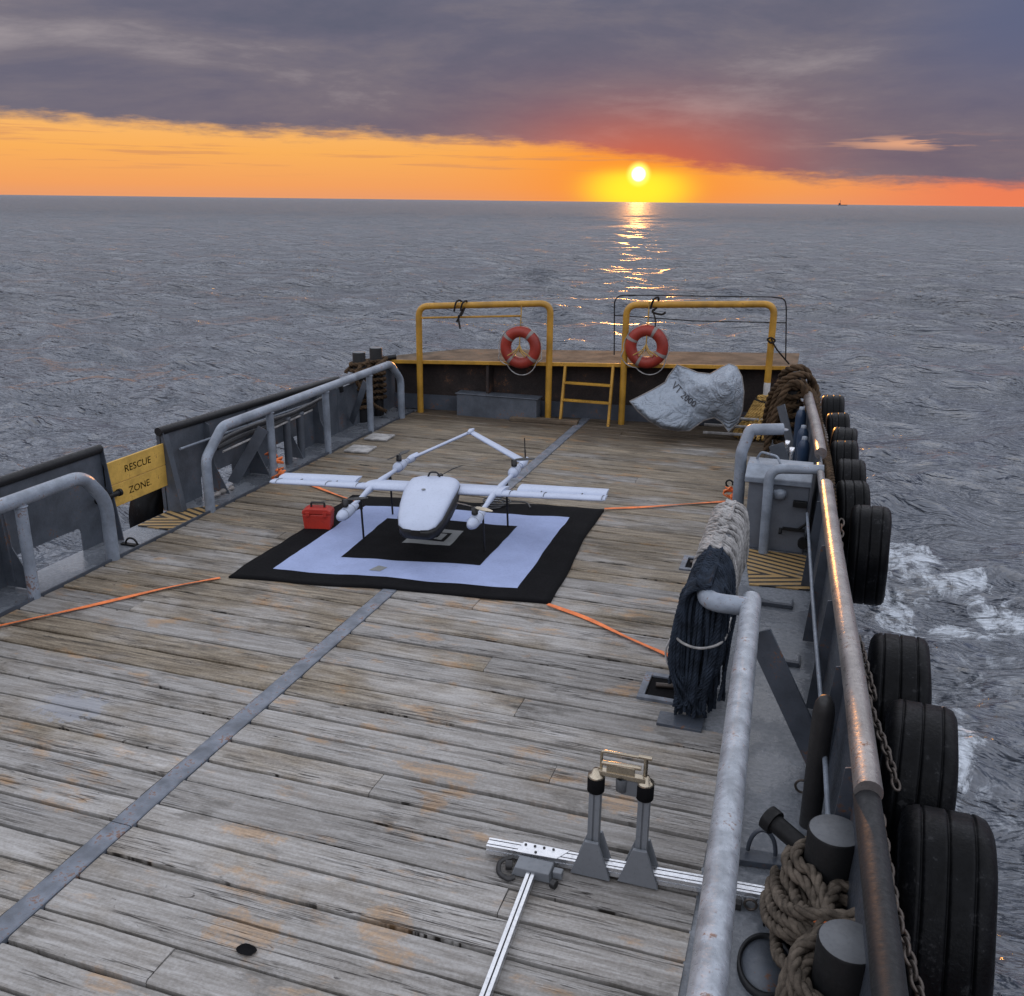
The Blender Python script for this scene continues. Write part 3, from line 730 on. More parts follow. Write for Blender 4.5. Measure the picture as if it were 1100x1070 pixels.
t = bitts('left stern pair of black bitts standing outside the far rail', (-8.02, 15.50), (-7.98, 16.12), .12, 1.30, -.01)
mb = MB(); ropecoil(mb, (-8.02, 15.50), (-7.98, 16.12), .155, .25, 1.12, 15, .038, seed=8)
mb.rope(smoothpath([(-7.84, 15.2, 1.1), (-7.9, 15.1, .9), (-7.82, 15.25, .6), (-7.8, 15.6, .3), (-7.75, 16.0, .1)], 8), .038)
mb.rope(smoothpath([(-8.2, 15.3, .95), (-8.22, 15.8, 1.05), (-8.15, 16.3, 1.02), (-7.85, 16.3, 1.08), (-7.83, 15.8, 1.0)], 8), .038)
single('mooring_rope', 'dark brown mooring rope wound round the left stern bitts', 'rope', mb, 'ropedark', (-8, 15.8, .2), 'ropes wound on bitts')
t = bitts('right stern pair of black bitts buried in rope near the tyres', (-.30, 15.75), (-.34, 16.35), .13, 1.32, -.01)
mb = MB(); ropecoil(mb, (-.30, 15.75), (-.34, 16.35), .175, .2, 1.20, 13, .045, seed=18)
for i in range(7):
    q = i*.05
    mb.rope(smoothpath([(-.62+q*.4, 15.6+q, .25), (-.58+q, 15.6, .8), (-.45+q, 15.6+q, 1.18+q*.2), (-.12, 15.7+q*2, 1.22-q*.3), (.10+q*.2, 15.5-q*2, .9), (.13, 15.0-q*3, .62-q)], 8), .045)
for i in range(4):
    mb.rope(smoothpath([(-.02, 16.2, 1.15), (.10, 15.6-i*.1, 1.0), (.12+i*.02, 14.6, .80-i*.05), (.20, 13.4, .62-i*.06), (.27, 12.4, .5-i*.06), (.30, 11.7-i*.4, .25)], 8), .034)
for i in range(3):
    mb.rope(smoothpath([(.02+.06*i, 15.8, 1.0-.1*i), (.14+.05*i, 14.8, .86-.1*i), (.22+.05*i, 13.9, .80-.12*i), (.27+.05*i, 13.0, .72-.1*i), (.33+.04*i, 12.2, .68-.12*i), (.36+.04*i, 11.5, .5-.1*i), (.38+.03*i, 11.0, .2)], 8), .045)
mb.rope(smoothpath([(-.7, 16.4, .3), (-.62, 16.0, .95), (-.4, 15.6, 1.30), (-.1, 15.7, 1.36), (.08, 15.9, 1.1), (.15, 15.3, .8)], 8), .06)
mb.rope(smoothpath([(-.55, 16.6, .5), (-.5, 16.3, 1.2), (-.3, 16.0, 1.42), (-.1, 16.1, 1.36), (.05, 16.3, 1.0)], 8), .06)
mb.rope(smoothpath([(-.6, 15.5, .1), (-.52, 15.4, .7), (-.36, 15.45, 1.2), (-.15, 15.4, 1.25), (0, 15.3, .9), (.06, 14.9, .6)], 8), .06)
single('mooring_rope', 'heavy brown mooring rope heaped on the right stern bitts', 'rope', mb, 'ropedark', (-.3, 16, .2), 'ropes wound on bitts')

# ------------------------------------------------------------ stern: bulkhead, ledge, hoops, rings, ladder
def stern_wall():
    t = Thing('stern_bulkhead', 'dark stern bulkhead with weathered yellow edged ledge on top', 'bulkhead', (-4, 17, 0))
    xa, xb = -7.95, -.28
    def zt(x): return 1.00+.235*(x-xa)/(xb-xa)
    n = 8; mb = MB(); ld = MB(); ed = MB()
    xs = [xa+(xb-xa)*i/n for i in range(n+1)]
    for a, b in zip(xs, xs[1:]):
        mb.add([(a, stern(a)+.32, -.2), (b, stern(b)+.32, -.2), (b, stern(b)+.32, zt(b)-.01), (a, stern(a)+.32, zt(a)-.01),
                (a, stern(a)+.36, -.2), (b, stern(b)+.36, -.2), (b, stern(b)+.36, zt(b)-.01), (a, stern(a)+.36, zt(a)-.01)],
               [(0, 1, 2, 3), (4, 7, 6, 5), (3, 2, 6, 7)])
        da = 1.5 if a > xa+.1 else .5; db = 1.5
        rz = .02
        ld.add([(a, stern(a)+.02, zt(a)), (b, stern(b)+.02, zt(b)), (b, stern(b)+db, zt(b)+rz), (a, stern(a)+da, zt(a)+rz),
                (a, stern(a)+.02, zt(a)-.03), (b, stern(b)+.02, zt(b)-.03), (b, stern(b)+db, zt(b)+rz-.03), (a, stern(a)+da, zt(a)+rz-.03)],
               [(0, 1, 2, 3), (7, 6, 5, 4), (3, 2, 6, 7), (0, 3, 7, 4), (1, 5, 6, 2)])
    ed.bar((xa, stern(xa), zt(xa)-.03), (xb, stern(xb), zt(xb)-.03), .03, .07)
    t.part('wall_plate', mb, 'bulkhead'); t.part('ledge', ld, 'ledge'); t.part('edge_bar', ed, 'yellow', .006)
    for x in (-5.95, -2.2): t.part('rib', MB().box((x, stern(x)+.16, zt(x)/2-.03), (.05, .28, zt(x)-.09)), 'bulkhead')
    lw = MB()
    for a, b in ((xa, xb),): lw.prism([(a, 0), (b, 0), (b, .30), (a, .30)], 0, .02, 'y')
    for v in lw.v: v.y += stern(v.x)+.27
    t.part('kick_plate', lw, 'greydark')
    t.part('corner_rail', MB().tube(smoothpath([(-8.0, 16.2, .86), (-7.98, 16.45, 1.02), (-7.8, 16.62, 1.06)], 6), .05, 10), 'capblack')
stern_wall()
def hoop(label, x0, x1, zt, r, cut=None, bar=True):
    y0, y1 = stern(x0)-.03, stern(x1)-.03
    t = Thing('hoop_rail', label, 'rail', ((x0+x1)/2, (y0+y1)/2, 0), 'yellow stern hoops')
    z0, z1 = zt
    if cut is None: path = [(x0, y0, -.02), (x0, y0, z0), (x1, y1, z1), (x1, y1, -.02)]
    else: path = [(x0, y0, -.02), (x0, y0, z0), (x1, y1, z1), (x1, y1, cut)]
    t.part('tube', MB().tube(fillet(path, .2, 8), r, 16), 'yellow')
    if cut: t.part('lower_post', MB().tube([(x1, y1, -.02), (x1, y1, cut)], r*.99, 16), 'whitepaint')
    if bar: t.part('thin_bar', MB().tube([(x0, y0, z0-.22), (x1-.55, y1-.05, z1-.25), (x1-.55, y1-.05, z1-.02)], .02, 8), 'yellow')
    return t
hoop('left yellow tube hoop on the stern with a thin second bar', -7.28, -4.74, (2.06, 2.20), .060)
hoop('right yellow tube hoop on the stern whose post ends in white', -3.34, -.76, (2.22, 2.32), .060, .93, False)
mb = MB()
for (xa, dy) in ((-3.66, .9),):
    P = [(-3.66, 17.6, 1.2), (-3.70, 17.6, 2.22), (-3.62, 17.6, 2.32), (-3.3, 17.6, 2.34)]
    mb.tube(fillet(P, .1), .012, 8)
mb.tube(fillet([(-.85, 17.9, 2.38), (-.62, 17.9, 2.36), (-.58, 17.9, 2.2), (-.50, 17.9, 1.25)], .1), .012, 8)
mb.tube([(-3.3, 17.6, 2.34), (-.85, 17.9, 2.38)], .010, 8)
mb.tube([(-3.69, 17.6, 1.95), (-2.2, 17.75, 1.9), (-.55, 17.9, 1.93)], .010, 8)
single('stern_railing', 'thin dark wire railing standing behind the right yellow hoop', 'rail', mb, 'bitt', (-2, 17.7, 1.2))
single('cord', 'thin black cord tied from right hoop post down to the ledge', 'cord', MB().tube(smoothpath([(-.76, 17.17, 1.72), (-.66, 17.2, 1.55), (-.5, 17.3, 1.36), (-.42, 17.35, 1.27)], 8), .014, 6).tube(smoothpath([(-.83, 17.1, 1.72), (-.76, 17.1, 1.75), (-.69, 17.1, 1.70), (-.76, 17.1, 1.66), (-.83, 17.1, 1.72)], 5), .016, 6), 'ropeblack', (-.6, 17.2, 1.4))
def lifering(label, c, hang, tw):
    c = Vector(c); t = Thing('life_ring', label, 'life ring', (c.x, c.y, c.z-.4), 'life rings on the stern hoops')
    R0, r0 = .292, .105
    o = t.part('ring', torus(MB(), c, R0, r0, 'y', 64, 18), 'ring')
    for i in range(4):
        a = PI/4+tw+i*PI/2
        t.part('band', torus(MB(), c, R0, r0+.004, 'y', 5, 18, a0=a-.09, a1=a+.09), 'ringband')
    gl = MB()
    for i in range(4):
        a0 = PI/4+tw+i*PI/2; P = []
        for j in range(11):
            a = a0+PI/2*j/10; q = R0+r0+.005+.05*math.sin(PI*j/10)*(1.8 if math.sin(a) < -.3 else .5)
            P.append(c+Vector((q*math.cos(a), -.02, q*math.sin(a)-(.03 if math.sin(a) < -.3 else 0))))
        gl.tube(P, .010, 6)
    t.part('grab_line', gl, 'ropewhite')
    hg = MB().tube([c+Vector((0, -.02, .35)), c+Vector((0, .03, .35+hang))], .012, 6)
    hg.tube([c+Vector((0, -.05, .3)), c+Vector((0, -.06, -.08))], .012, 6)
    for a in (-.5, -.25, .25, .5): hg.tube(smoothpath([c+Vector((0, -.06, .05)), c+Vector((a*.15, -.1, -.06)), c+Vector((a*.5, -.09, -.17))], 5), .012, 6)
    t.part('lashing', hg, 'ropeyellow')
lifering('left orange life ring with white bands on the left yellow hoop', (-5.27, 16.72, 1.375), .44, .12)
lifering('right orange life ring with looped line on the right yellow hoop', (-2.93, 16.95, 1.49), .46, .35)
single('rope_knot', 'black rope loop knotted over the left yellow hoop top', 'rope', MB().tube(smoothpath([(-6.55, 16.58, 2.0), (-6.5, 16.55, 2.16), (-6.46, 16.66, 2.2), (-6.42, 16.75, 2.08), (-6.44, 16.6, 1.93), (-6.5, 16.58, 1.8)], 6), .018, 8).tube(smoothpath([(-6.42, 16.58, 2.02), (-6.37, 16.56, 2.16), (-6.33, 16.68, 2.18), (-6.4, 16.6, 1.95), (-6.46, 16.58, 1.9), (-6.43, 16.58, 1.68)], 6), .018, 8), 'ropeblack', (-6.45, 16.6, 1.8), 'rope knots on the hoops')
single('rope_knot', 'black rope lashing knotted on right hoop above its life ring', 'rope', MB().tube(smoothpath([(-2.90, 16.95, 2.18), (-2.84, 16.9, 2.34), (-2.78, 17.05, 2.36), (-2.8, 17.02, 2.2), (-2.86, 16.95, 2.12), (-2.7, 16.95, 2.08), (-2.62, 16.95, 2.12)], 6), .02, 8).tube(smoothpath([(-2.86, 16.95, 2.14), (-2.8, 16.93, 2.0), (-2.79, 16.93, 1.82)], 6), .014, 8), 'ropeblack', (-2.85, 16.95, 2.1), 'rope knots on the hoops')
def ladder():
    t = Thing('ladder', 'short yellow ladder with two treads against the stern bulkhead', 'ladder', (-3.95, 16.9, 0))
    for x, dx in ((-4.46, .02), (-3.53, -.0)):
        t.part('stringer', MB().bar((x, 16.72, -.01), (x+dx, 16.94, 1.10), .045, .08), 'yellow', .004)
    for z in (.42, .74): t.part('tread', MB().box((-3.99, 16.72+.2*z, z), (.90, .11, .035)), 'yellow', .004)
ladder()
single('step_box', 'long low blue grey steel box at the foot of stern bulkhead', 'box', MB().box((-5.72, 16.78, .20), (1.62, .30, .44)).box((-5.72, 16.78, .425), (1.68, .34, .02)), 'bulwark', (-5.7, 16.8, 0), bevel=.01)
single('deck_plank', 'loose weathered plank lying in front of the step box', 'plank', MB().box((-4.75, 16.62, .035), (1.3, .22, .06), Matrix.Rotation(R_(5), 3, 'Z')), 'ledge', (-4.8, 16.5, 0), bevel=.005)
mb = MB()
for z, yy in ((.34, 16.7), (.22, 16.6), (.10, 16.5)): mb.tube([(-1.75, yy-.05, z), (-.75, yy+.05, z)], .028, 8)
single('pipe_stack', 'three pale pipes lying beside the sack at the right stern', 'pipes', mb, 'ropewhite', (-1.2, 16.6, 0))

# sack
def sack():
    ol = [(-3.06, .60), (-2.68, .82), (-2.47, .96), (-2.42, 1.08), (-2.29, 1.27), (-2.12, 1.22), (-1.92, 1.16), (-1.70, 1.15), (-1.52, 1.27), (-1.40, 1.34), (-1.27, 1.30), (-1.16, 1.14), (-1.10, .90), (-1.09, .60), (-1.13, .40), (-1.28, .22), (-1.42, .38), (-1.55, .44), (-1.72, .38), (-1.95, .19), (-2.15, .17), (-2.42, .19), (-2.68, .30), (-2.90, .45)]
    n = len(ol); ed = [(i, (i+1) % n) for i in range(n)]
    def dist(p):
        best = 9
        for i, j in ed:
            a = Vector(ol[i]); b = Vector(ol[j]); t = max(0, min(1, (p-a).dot(b-a)/(b-a).length_squared)); best = min(best, (a+(b-a)*t-p).length)
        return best
    def inside(p):
        c = False
        for i, j in ed:
            a, b = ol[i], ol[j]
            if (a[1] > p.y) != (b[1] > p.y) and p.x < (b[0]-a[0])*(p.y-a[1])/(b[1]-a[1])+a[0]: c = not c
        return c
    def depth(x, z, d):
        lean = 16.05+.35*z; X, Z = x+2.1, z-.75
        f = .40*(max(a_*X+b_*Z+c_ for a_, b_, c_ in PA)-max(a_*X+b_*Z+c_ for a_, b_, c_ in PB))
        f += .012*mnoise.noise(Vector((x*9, z*9, 4)))+.05*mnoise.noise(Vector((x*2.4, z*2.4, 2)))
        for (px, pz) in ((-2.29, 1.30), (-1.35, 1.38), (-3.1, .6), (-1.7, 1.1)):
            an = math.atan2(z-pz, x-px); rd = math.hypot(x-px, z-pz); f -= .045*abs(math.sin(an*5+px))*math.exp(-rd/.4)
        return lean-.15*(1-math.exp(-d/.09))+f*min(1, d/.12)
    q_ = random.Random(11)
    PA = [(q_.uniform(-1, 1), q_.uniform(-1, 1), q_.uniform(-.25, .25)) for _ in range(11)]; PB = [(q_.uniform(-1, 1), q_.uniform(-1, 1), q_.uniform(-.25, .25)) for _ in range(11)]
    pts = [Vector(p) for p in ol]; m = .028
    z = .1
    while z < 1.4:
        x = -3.1
        while x < -1.05:
            p = Vector((x+random.uniform(-.01, .01), z+random.uniform(-.01, .01)))
            if inside(p) and dist(p) > .018: pts.append(p)
            x += m
        z += m
    r = delaunay_2d_cdt(pts, ed, [], 1, 1e-5)
    V, F = r[0], r[2]; mb = MB(); N = len(V)
    front = [(p.x, depth(p.x, p.y, dist(p)), p.y) for p in V]; back = [(p.x, 16.05+.35*p.y+.25*(1-math.exp(-dist(p)/.1))*.6+.004, p.y) for p in V]
    mb.add(front, F, True); mb.add(back, [tuple(reversed(f)) for f in F], True)
    t = Thing('sack', 'large pale plastic sack lettered VT 2000 slumped against the stern', 'sack', (-2.1, 16.4, 0))
    o = t.part('cloth', mb, 'tarp')
    vs, fs = textmesh('VT 2000', .17); tm = MB(); a = R_(-33); tv = []
    for v in vs:
        x = -2.10+v.x*.9*math.cos(a)-v.y*math.sin(a); z = .80+v.x*.9*math.sin(a)+v.y*math.cos(a)
        tv.append((x, depth(x, z, dist(Vector((x, z))))-.012, z))
    tm.add(tv, fs); t.part('lettering', tm, 'slot')
    hem = MB().tube([Vector((p[0], 16.05+.35*p[1]-.004, p[1])) for p in ol], .013, 6, closed=True); t.part('hem', hem, 'ringband')
sack()
# rope on the right hoop post
mb = MB(); pts = []
for i in range(0, 14*20+1):
    a = 2*PI*i/20; q = i/(14*20); pts.append(Vector((-.77+(.10+.13*q**.7)*math.cos(a), 17.12+(.10+.13*q**.7)*math.sin(a)-.12*q, .72-.66*q+.03*math.cos(a+1))))
mb.rope(pts, .032)
for i in range(9):
    a = R_(200+i*14); mb.rope(smoothpath([(-.77+.16*math.cos(a), 17.05+.1*math.sin(a), .62), (-.80+.26*math.cos(a), 16.95+.2*math.sin(a), .35), (-.86+.42*math.cos(a)-.06*i/9, 16.8+.35*math.sin(a), .04)], 8), .034)
o = single('rope_coil', 'yellow and black rope bundle wound on the right hoop post', 'rope', mb, 'ropeyellow', (-.77, 17.1, 0))
mb = MB(); pts = []
for i in range(0, 6*20+1):
    a = 2*PI*i/20; q = i/(6*20); pts.append(Vector((-.78+(.125+.13*q**.7)*math.cos(a), 17.10+(.125+.13*q**.7)*math.sin(a)-.12*q, .70-.6*q)))
mb.rope(pts, .022)
single('rope_coil', 'thin black rope wound over the yellow bundle on right hoop post', 'rope', mb, 'ropeblack', (-.77, 17.1, 0))

# ------------------------------------------------------------ starboard bulwark and fenders
def bulwark_stbd():
    t = Thing('bulwark', 'right hand dark bulwark carrying the worn steel cap pipe and tyres', 'bulwark', (.3, 8, 0))
    ys = [-3, 0, 2.5, 3.5, 4.5, 5.5, 6.5, 7.5, 8.5, 9.5, 10.5, 11.5, 12.5, 13.5, 14.5, 15.6]
    mb = MB()
    for a, b in zip(ys, ys[1:]):
        A, B = xr(a), xr(b)
        mb.add([(A, a, -.02), (B, b, -.02), (B+.05, b, 1.04), (A+.05, a, 1.04), (A+.02, a, -.02), (B+.02, b, -.02), (B+.07, b, 1.04), (A+.07, a, 1.04)], [(0, 1, 2, 3), (5, 4, 7, 6), (3, 2, 6, 7)])
    t.part('plate', mb, 'greydark')
    cap = lambda y: (xr(y)+.06, y, 1.07)
    t.part('near_cap', MB().tube([(xr(y)+.06, y, 1.02) for y in (-3, 0, 2.5, 3.5, 4.60)], .07, 18), 'capblack')
    t.part('cap_pipe', MB().tube([cap(y) for y in (4.552, 5.5, 6.5, 7.5, 8.5, 9.5, 10.35)], .074, 18), 'capsteel')
    t.part('cap_pipe', MB().tube([cap(y) for y in (11.75, 12.5, 13.5, 14.5, 15.5)], .074, 18), 'capsteel')
    t.part('joint_pipe', MB().tube([(xr(y)+.02, y, 1.07) for y in (10.0, 11.2)], .038, 12), 'capsteel')
    for y in (4.9, 6.15, 7.3, 8.6, 10.0):
        t.part('stiffener', MB().prism([(xr(y)+.004, .0), (xr(y)-.10, .0), (xr(y)-.03, .98), (xr(y)+.05, 1.0)], y-.006, y+.006, 'y'), 'greydark')
    t.part('pipe', MB().tube([(xr(y)-.07, y, .55) for y in (4.9, 5.5, 6.5, 7.5, 8.5, 9.5, 10.9)], .017, 10), 'grey')
bulwark_stbd()
def tyre(label, c, R, wd, ch=True):
    t = Thing('tyre_fender', label, 'tyre', (c[0], c[1], c[2]-R), 'tyre fenders along the right side')
    h = wd/2; prof = [(R*.52, -h*.8), (R*.60, -h*.95), (R*.78, -h*1.02), (R*.90, -h*.97), (R*.965, -h*.86)]
    for g in (-.55, 0, .55):
        prof += [(R*.995, h*(g-.10)), (R*.995, h*(g-.035)), (R*.975, h*(g-.028)), (R*.975, h*(g+.028)), (R*.995, h*(g+.035)), (R*.995, h*(g+.10))]
    prof += [(R*.965, h*.86), (R*.90, h*.97), (R*.78, h*1.02), (R*.60, h*.95), (R*.52, h*.8)]
    prof += [(R*.56, h*.72), (R*.86, h*.6), (R*.88, 0), (R*.86, -h*.6), (R*.56, -h*.72)]
    mb = MB().lathe(prof, c, 'x', 64, closed=True); rr = random.Random(label)
    rot = Matrix.Rotation(R_(rr.uniform(-6, 6)), 3, 'Z') @ Matrix.Rotation(R_(rr.uniform(-7, 2)), 3, 'Y'); cv = Vector(c); sq = rr.uniform(.93, 1.0); ph = rr.uniform(0, 6)
    for v in mb.v:
        d = v-cv; a = math.atan2(d.z, d.y); d *= 1+.012*math.sin(2*a+ph)+.008*math.sin(5*a+ph); d.y *= sq; v[:] = cv+rot @ d
    t.part('tyre', mb, 'tyre')
tl = [(1.05, 5.05, -.08, .70, .50, 'largest black tyre fender nearest the camera by the bitts'),
      (1.0, 6.35, -.07, .70, .47, 'black tyre fender second from the camera with chain across it'),
      (.96, 7.62, -.10, .68, .47, 'black tyre fender third from camera, last before the open gap'),
      (.86, 11.35, -.03, .60, .45, 'large black tyre fender just beyond the gap beside splashing water'),
      (.68, 12.45, .00, .56, .40, 'black tyre fender second beyond the gap, touching the large one'),
      (.65, 13.35, .09, .53, .40, 'black tyre fender third beyond the gap'),
      (.61, 14.15, .16, .53, .38, 'black tyre fender fourth beyond the gap'),
      (.57, 14.9, .20, .53, .38, 'black tyre fender fifth beyond the gap'),
      (.52, 15.75, .24, .53, .36, 'black tyre fender next to the farthest one at right stern'),
      (.42, 17.05, .28, .53, .38, 'farthest black tyre fender under the heaped rope at right stern')]
for x, y, z, r, wd, lab in tl: tyre(lab, (x, y, z), r, wd)
def chain(label, pts, L=.085, r=.011): single('chain', label, 'chain', MB().chain(smoothpath(pts, 6), L, r), 'chain', pts[0], 'chains on the tyre fenders')
chain('rusty chain hooked beside near bitts down over the nearest tyre', [(.60, 4.75, .82), (.66, 4.62, .62), (.70, 4.4, .52), (.76, 4.1, .46), (.86, 3.7, .30), (.95, 3.3, .0)])
chain('rusty chain hanging across the second tyre from the camera', [(.52, 6.6, .80), (.60, 6.45, .66), (.66, 6.2, .60), (.74, 5.9, .52), (.80, 5.7, .40)])
chain('rusty chain running over the third tyre from the camera', [(.46, 7.9, .75), (.52, 7.8, .6), (.60, 7.5, .57), (.66, 7.15, .48), (.72, 6.95, .36)])
chain('rusty chain hanging in the gap between the tyres', [(.44, 9.7, .9), (.46, 9.3, .45), (.5, 8.9, .05), (.55, 8.5, -.1), (.60, 8.2, .2)])
chain('rusty chain draped along the inner side of the far tyres', [(.36, 10.6, .8), (.36, 11.2, .62), (.33, 11.9, .55), (.33, 12.6, .62), (.28, 13.4, .60), (.28, 14.2, .7), (.22, 15.0, .72)], .1, .014)
chain('second rusty chain looping below the far cap pipe', [(.34, 11.0, .9), (.38, 11.5, .5), (.36, 12.2, .42), (.36, 12.9, .5), (.34, 13.7, .5), (.28, 14.5, .6)], .1, .014)
for i, (p, lab) in enumerate((((.52, 6.62, .84), 'bent steel lug on the bulwark above the second tyre'), ((.46, 7.92, .80), 'bent steel lug on the bulwark above the third tyre'), ((.60, 4.78, .86), 'bent steel lug on the bulwark above the nearest tyre'))):
    mb = MB().prism([(p[1]-.12, p[2]-.2), (p[1]+.12, p[2]-.1), (p[1]+.10, p[2]+.06), (p[1]-.02, p[2]+.10)], p[0]-.04, p[0]-.022, 'x').box((p[0]-.05, p[1], p[2]+.02), (.10, .1, .015))
    single('lug', lab, 'lug', mb, 'bitt', p, 'lugs above the tyres')

# cabinet and pipe frames
def cabinet():
    t = Thing('deck_locker', 'grey steel locker with overhanging lid between the pipe frames', 'locker', (-.28, 11.5, 0))
    t.part('body', MB().box((-.24, 11.45, .42), (.70, .80, .86)), 'locker', .012)
    t.part('lid', MB().prism([(11.0, .83), (11.92, .83), (11.92, .90), (11.60, .99), (11.3, .99), (11.0, .90)], -.64, .13, 'x'), 'grey', .012)
    t.part('handle', MB().tube(fillet([(-.55, 11.55, .98), (-.50, 11.5, 1.09), (-.30, 11.35, 1.09), (-.24, 11.3, .98)], .04), .014, 8), 'grey')
    t.part('vent', MB().lathe([(.001, -.07), (.07, -.06), (.08, .0), (.07, .03), (.001, .05)], (-.22, 10.99, .74), 'z', 18), 'grey')
    t.part('latch', MB().box((.02, 11.02, .62), (.16, .08, .07)), 'bitt', .006)
    t.part('clip', MB().box((-.02, 11.0, .30), (.26, .035, .035)).tube([(.02, 11.0, .30), (.16, 10.97, .44)], .016, 8).tube([(-.17, 11.0, .30), (-.17, 10.95, .25)], .02, 8), 'bitt')
    t.part('valve', MB().tube([(.10, 11.0, .16), (.10, 10.9, .16)], .06, 12), 'bitt')
cabinet()
single('bent_rail', 'grey pipe frame bent over at top left of the deck locker', 'rail', MB().tube(fillet([(-.72, 11.55, -.01), (-.74, 11.55, 1.05), (-.66, 11.62, 1.33), (-.28, 11.75, 1.34)], .04, 4), .072, 16).tube([(-.28, 11.75, 1.34), (-.28, 11.75, 1.33)], .07, 16), 'grey', (-.7, 11.6, 0), 'bent pipe rails by the locker')
single('bent_rail', 'grey pipe frame standing before the deck locker and joining the bulwark', 'rail', MB().tube(fillet([(-.34, 10.9, -.01), (-.36, 10.9, 1.05), (.24, 10.92, 1.09)], .16, 7), .058, 16), 'grey', (-.34, 10.9, 0), 'bent pipe rails by the locker')
single('brace_plate', 'slanted grey brace plate behind the deck locker', 'brace', MB().bar((-.36, 12.4, .98), (.06, 12.3, .1), .02, .2), 'bulwark', (-.2, 12.4, 0))
single('brace_plate', 'slanted grey brace plate near the blue cylinders', 'brace', MB().bar((-.42, 14.9, 1.0), (-.08, 14.6, .1), .02, .16), 'bulwark', (-.3, 14.5, 0))
for i, (x, y, zt, lab) in enumerate(((-.10, 14.6, 1.02, 'blue gas cylinder farthest of three inside right bulwark'), (-.04, 13.6, .96, 'blue gas cylinder middle of three inside right bulwark'), (-.01, 12.9, .96, 'blue gas cylinder nearest of three inside right bulwark'))):
    t = Thing('gas_cylinder', lab, 'cylinder', (x, y, 0), 'blue cylinders inside right bulwark')
    t.part('body', MB().lathe([(.001, -.01), (.078, -.01), (.08, zt-.12), (.07, zt-.05), (.04, zt)], (x, y, 0), n=20), 'blue')
    t.part('neck', MB().lathe([(.04, zt), (.035, zt+.04), (.001, zt+.045)], (x, y, 0), n=16), 'grey')
for i, (x, y, lab) in enumerate(((-.15, 12.15, 'small pale valve stem behind the locker lid, nearer'), (-.22, 12.5, 'small pale valve stem behind the locker lid, farther'))):
    single('valve_stem', lab, 'valve', MB().tube([(x, y, -.01), (x, y, .98)], .022, 10).lathe([(.001, 1.02), (.032, 1.02), (.032, .96)], (x, y, 0), n=12), 'alu', (x, y, 0), 'valve stems')
single('nonslip_pad', 'worn yellow and black striped step pad before the deck locker', 'step pad', MB().prism([(-.42, 9.84), (.22, 9.90), (.18, 10.98), (-.56, 10.98)], -.010, .004, 'z'), 'stripesR', (-.1, 10.4, 0), 'striped step pads')

# near starboard rail
def near_rail():
    t = Thing('guard_rail', 'thick worn grey tube rail nearest the camera at right', 'rail', (-.24, 6.5, 0), 'grey tube guard rails')
    t.part('tube', MB().tube([(-.03, -2, 1.08), (-.14, 3.08, 1.08), (-.265, 6.85, 1.09)], .076, 24), 'railworn')
    t.part('elbow', MB().tube(fillet([(-.26, 6.72, 1.085), (-.58, 6.72, 1.085), (-.63, 6.95, 1.085), (-.63, 7.4, 1.085)], .16, 7), .074, 20), 'grey')
    t.part('post', MB().box((-.245, 6.62, .50), (.09, .12, 1.02)), 'greydark')
    t.part('post', MB().tube([(-.12, 2.6, -.01), (-.12, 2.6, 1.0)], .06, 14), 'greydark')
    t.part('web_plate', MB().prism([(1.2, -.01), (6.6, -.01), (6.6, .12), (1.2, .12)], -.235, -.215, 'x'), 'greydark')
    t.part('brace', MB().bar((-.18, 6.52, .98), (.36, 6.42, .02), .022, .19), 'greydark')
    t = Thing('guard_rail', 'grey tube rail hidden under wound white and blue rope', 'rail', (-.63, 8, 0), 'grey tube guard rails')
    t.part('tube', MB().tube(fillet([(-.63, 6.95, 1.085), (-.63, 8.95, 1.085), (-.63, 9.25, .85), (-.63, 9.25, -.01)], .2, 7), .08, 18), 'railworn')
    t.part('post', MB().tube([(-.63, 7.25, -.01), (-.63, 7.25, 1.03)], .055, 14), 'greydark')
M['railworn'] = paint('worn_rail_paint', (.30, .33, .37), .33, metal=.25, var=.35, scale=7, rust=.26, bump=.35)
near_rail()
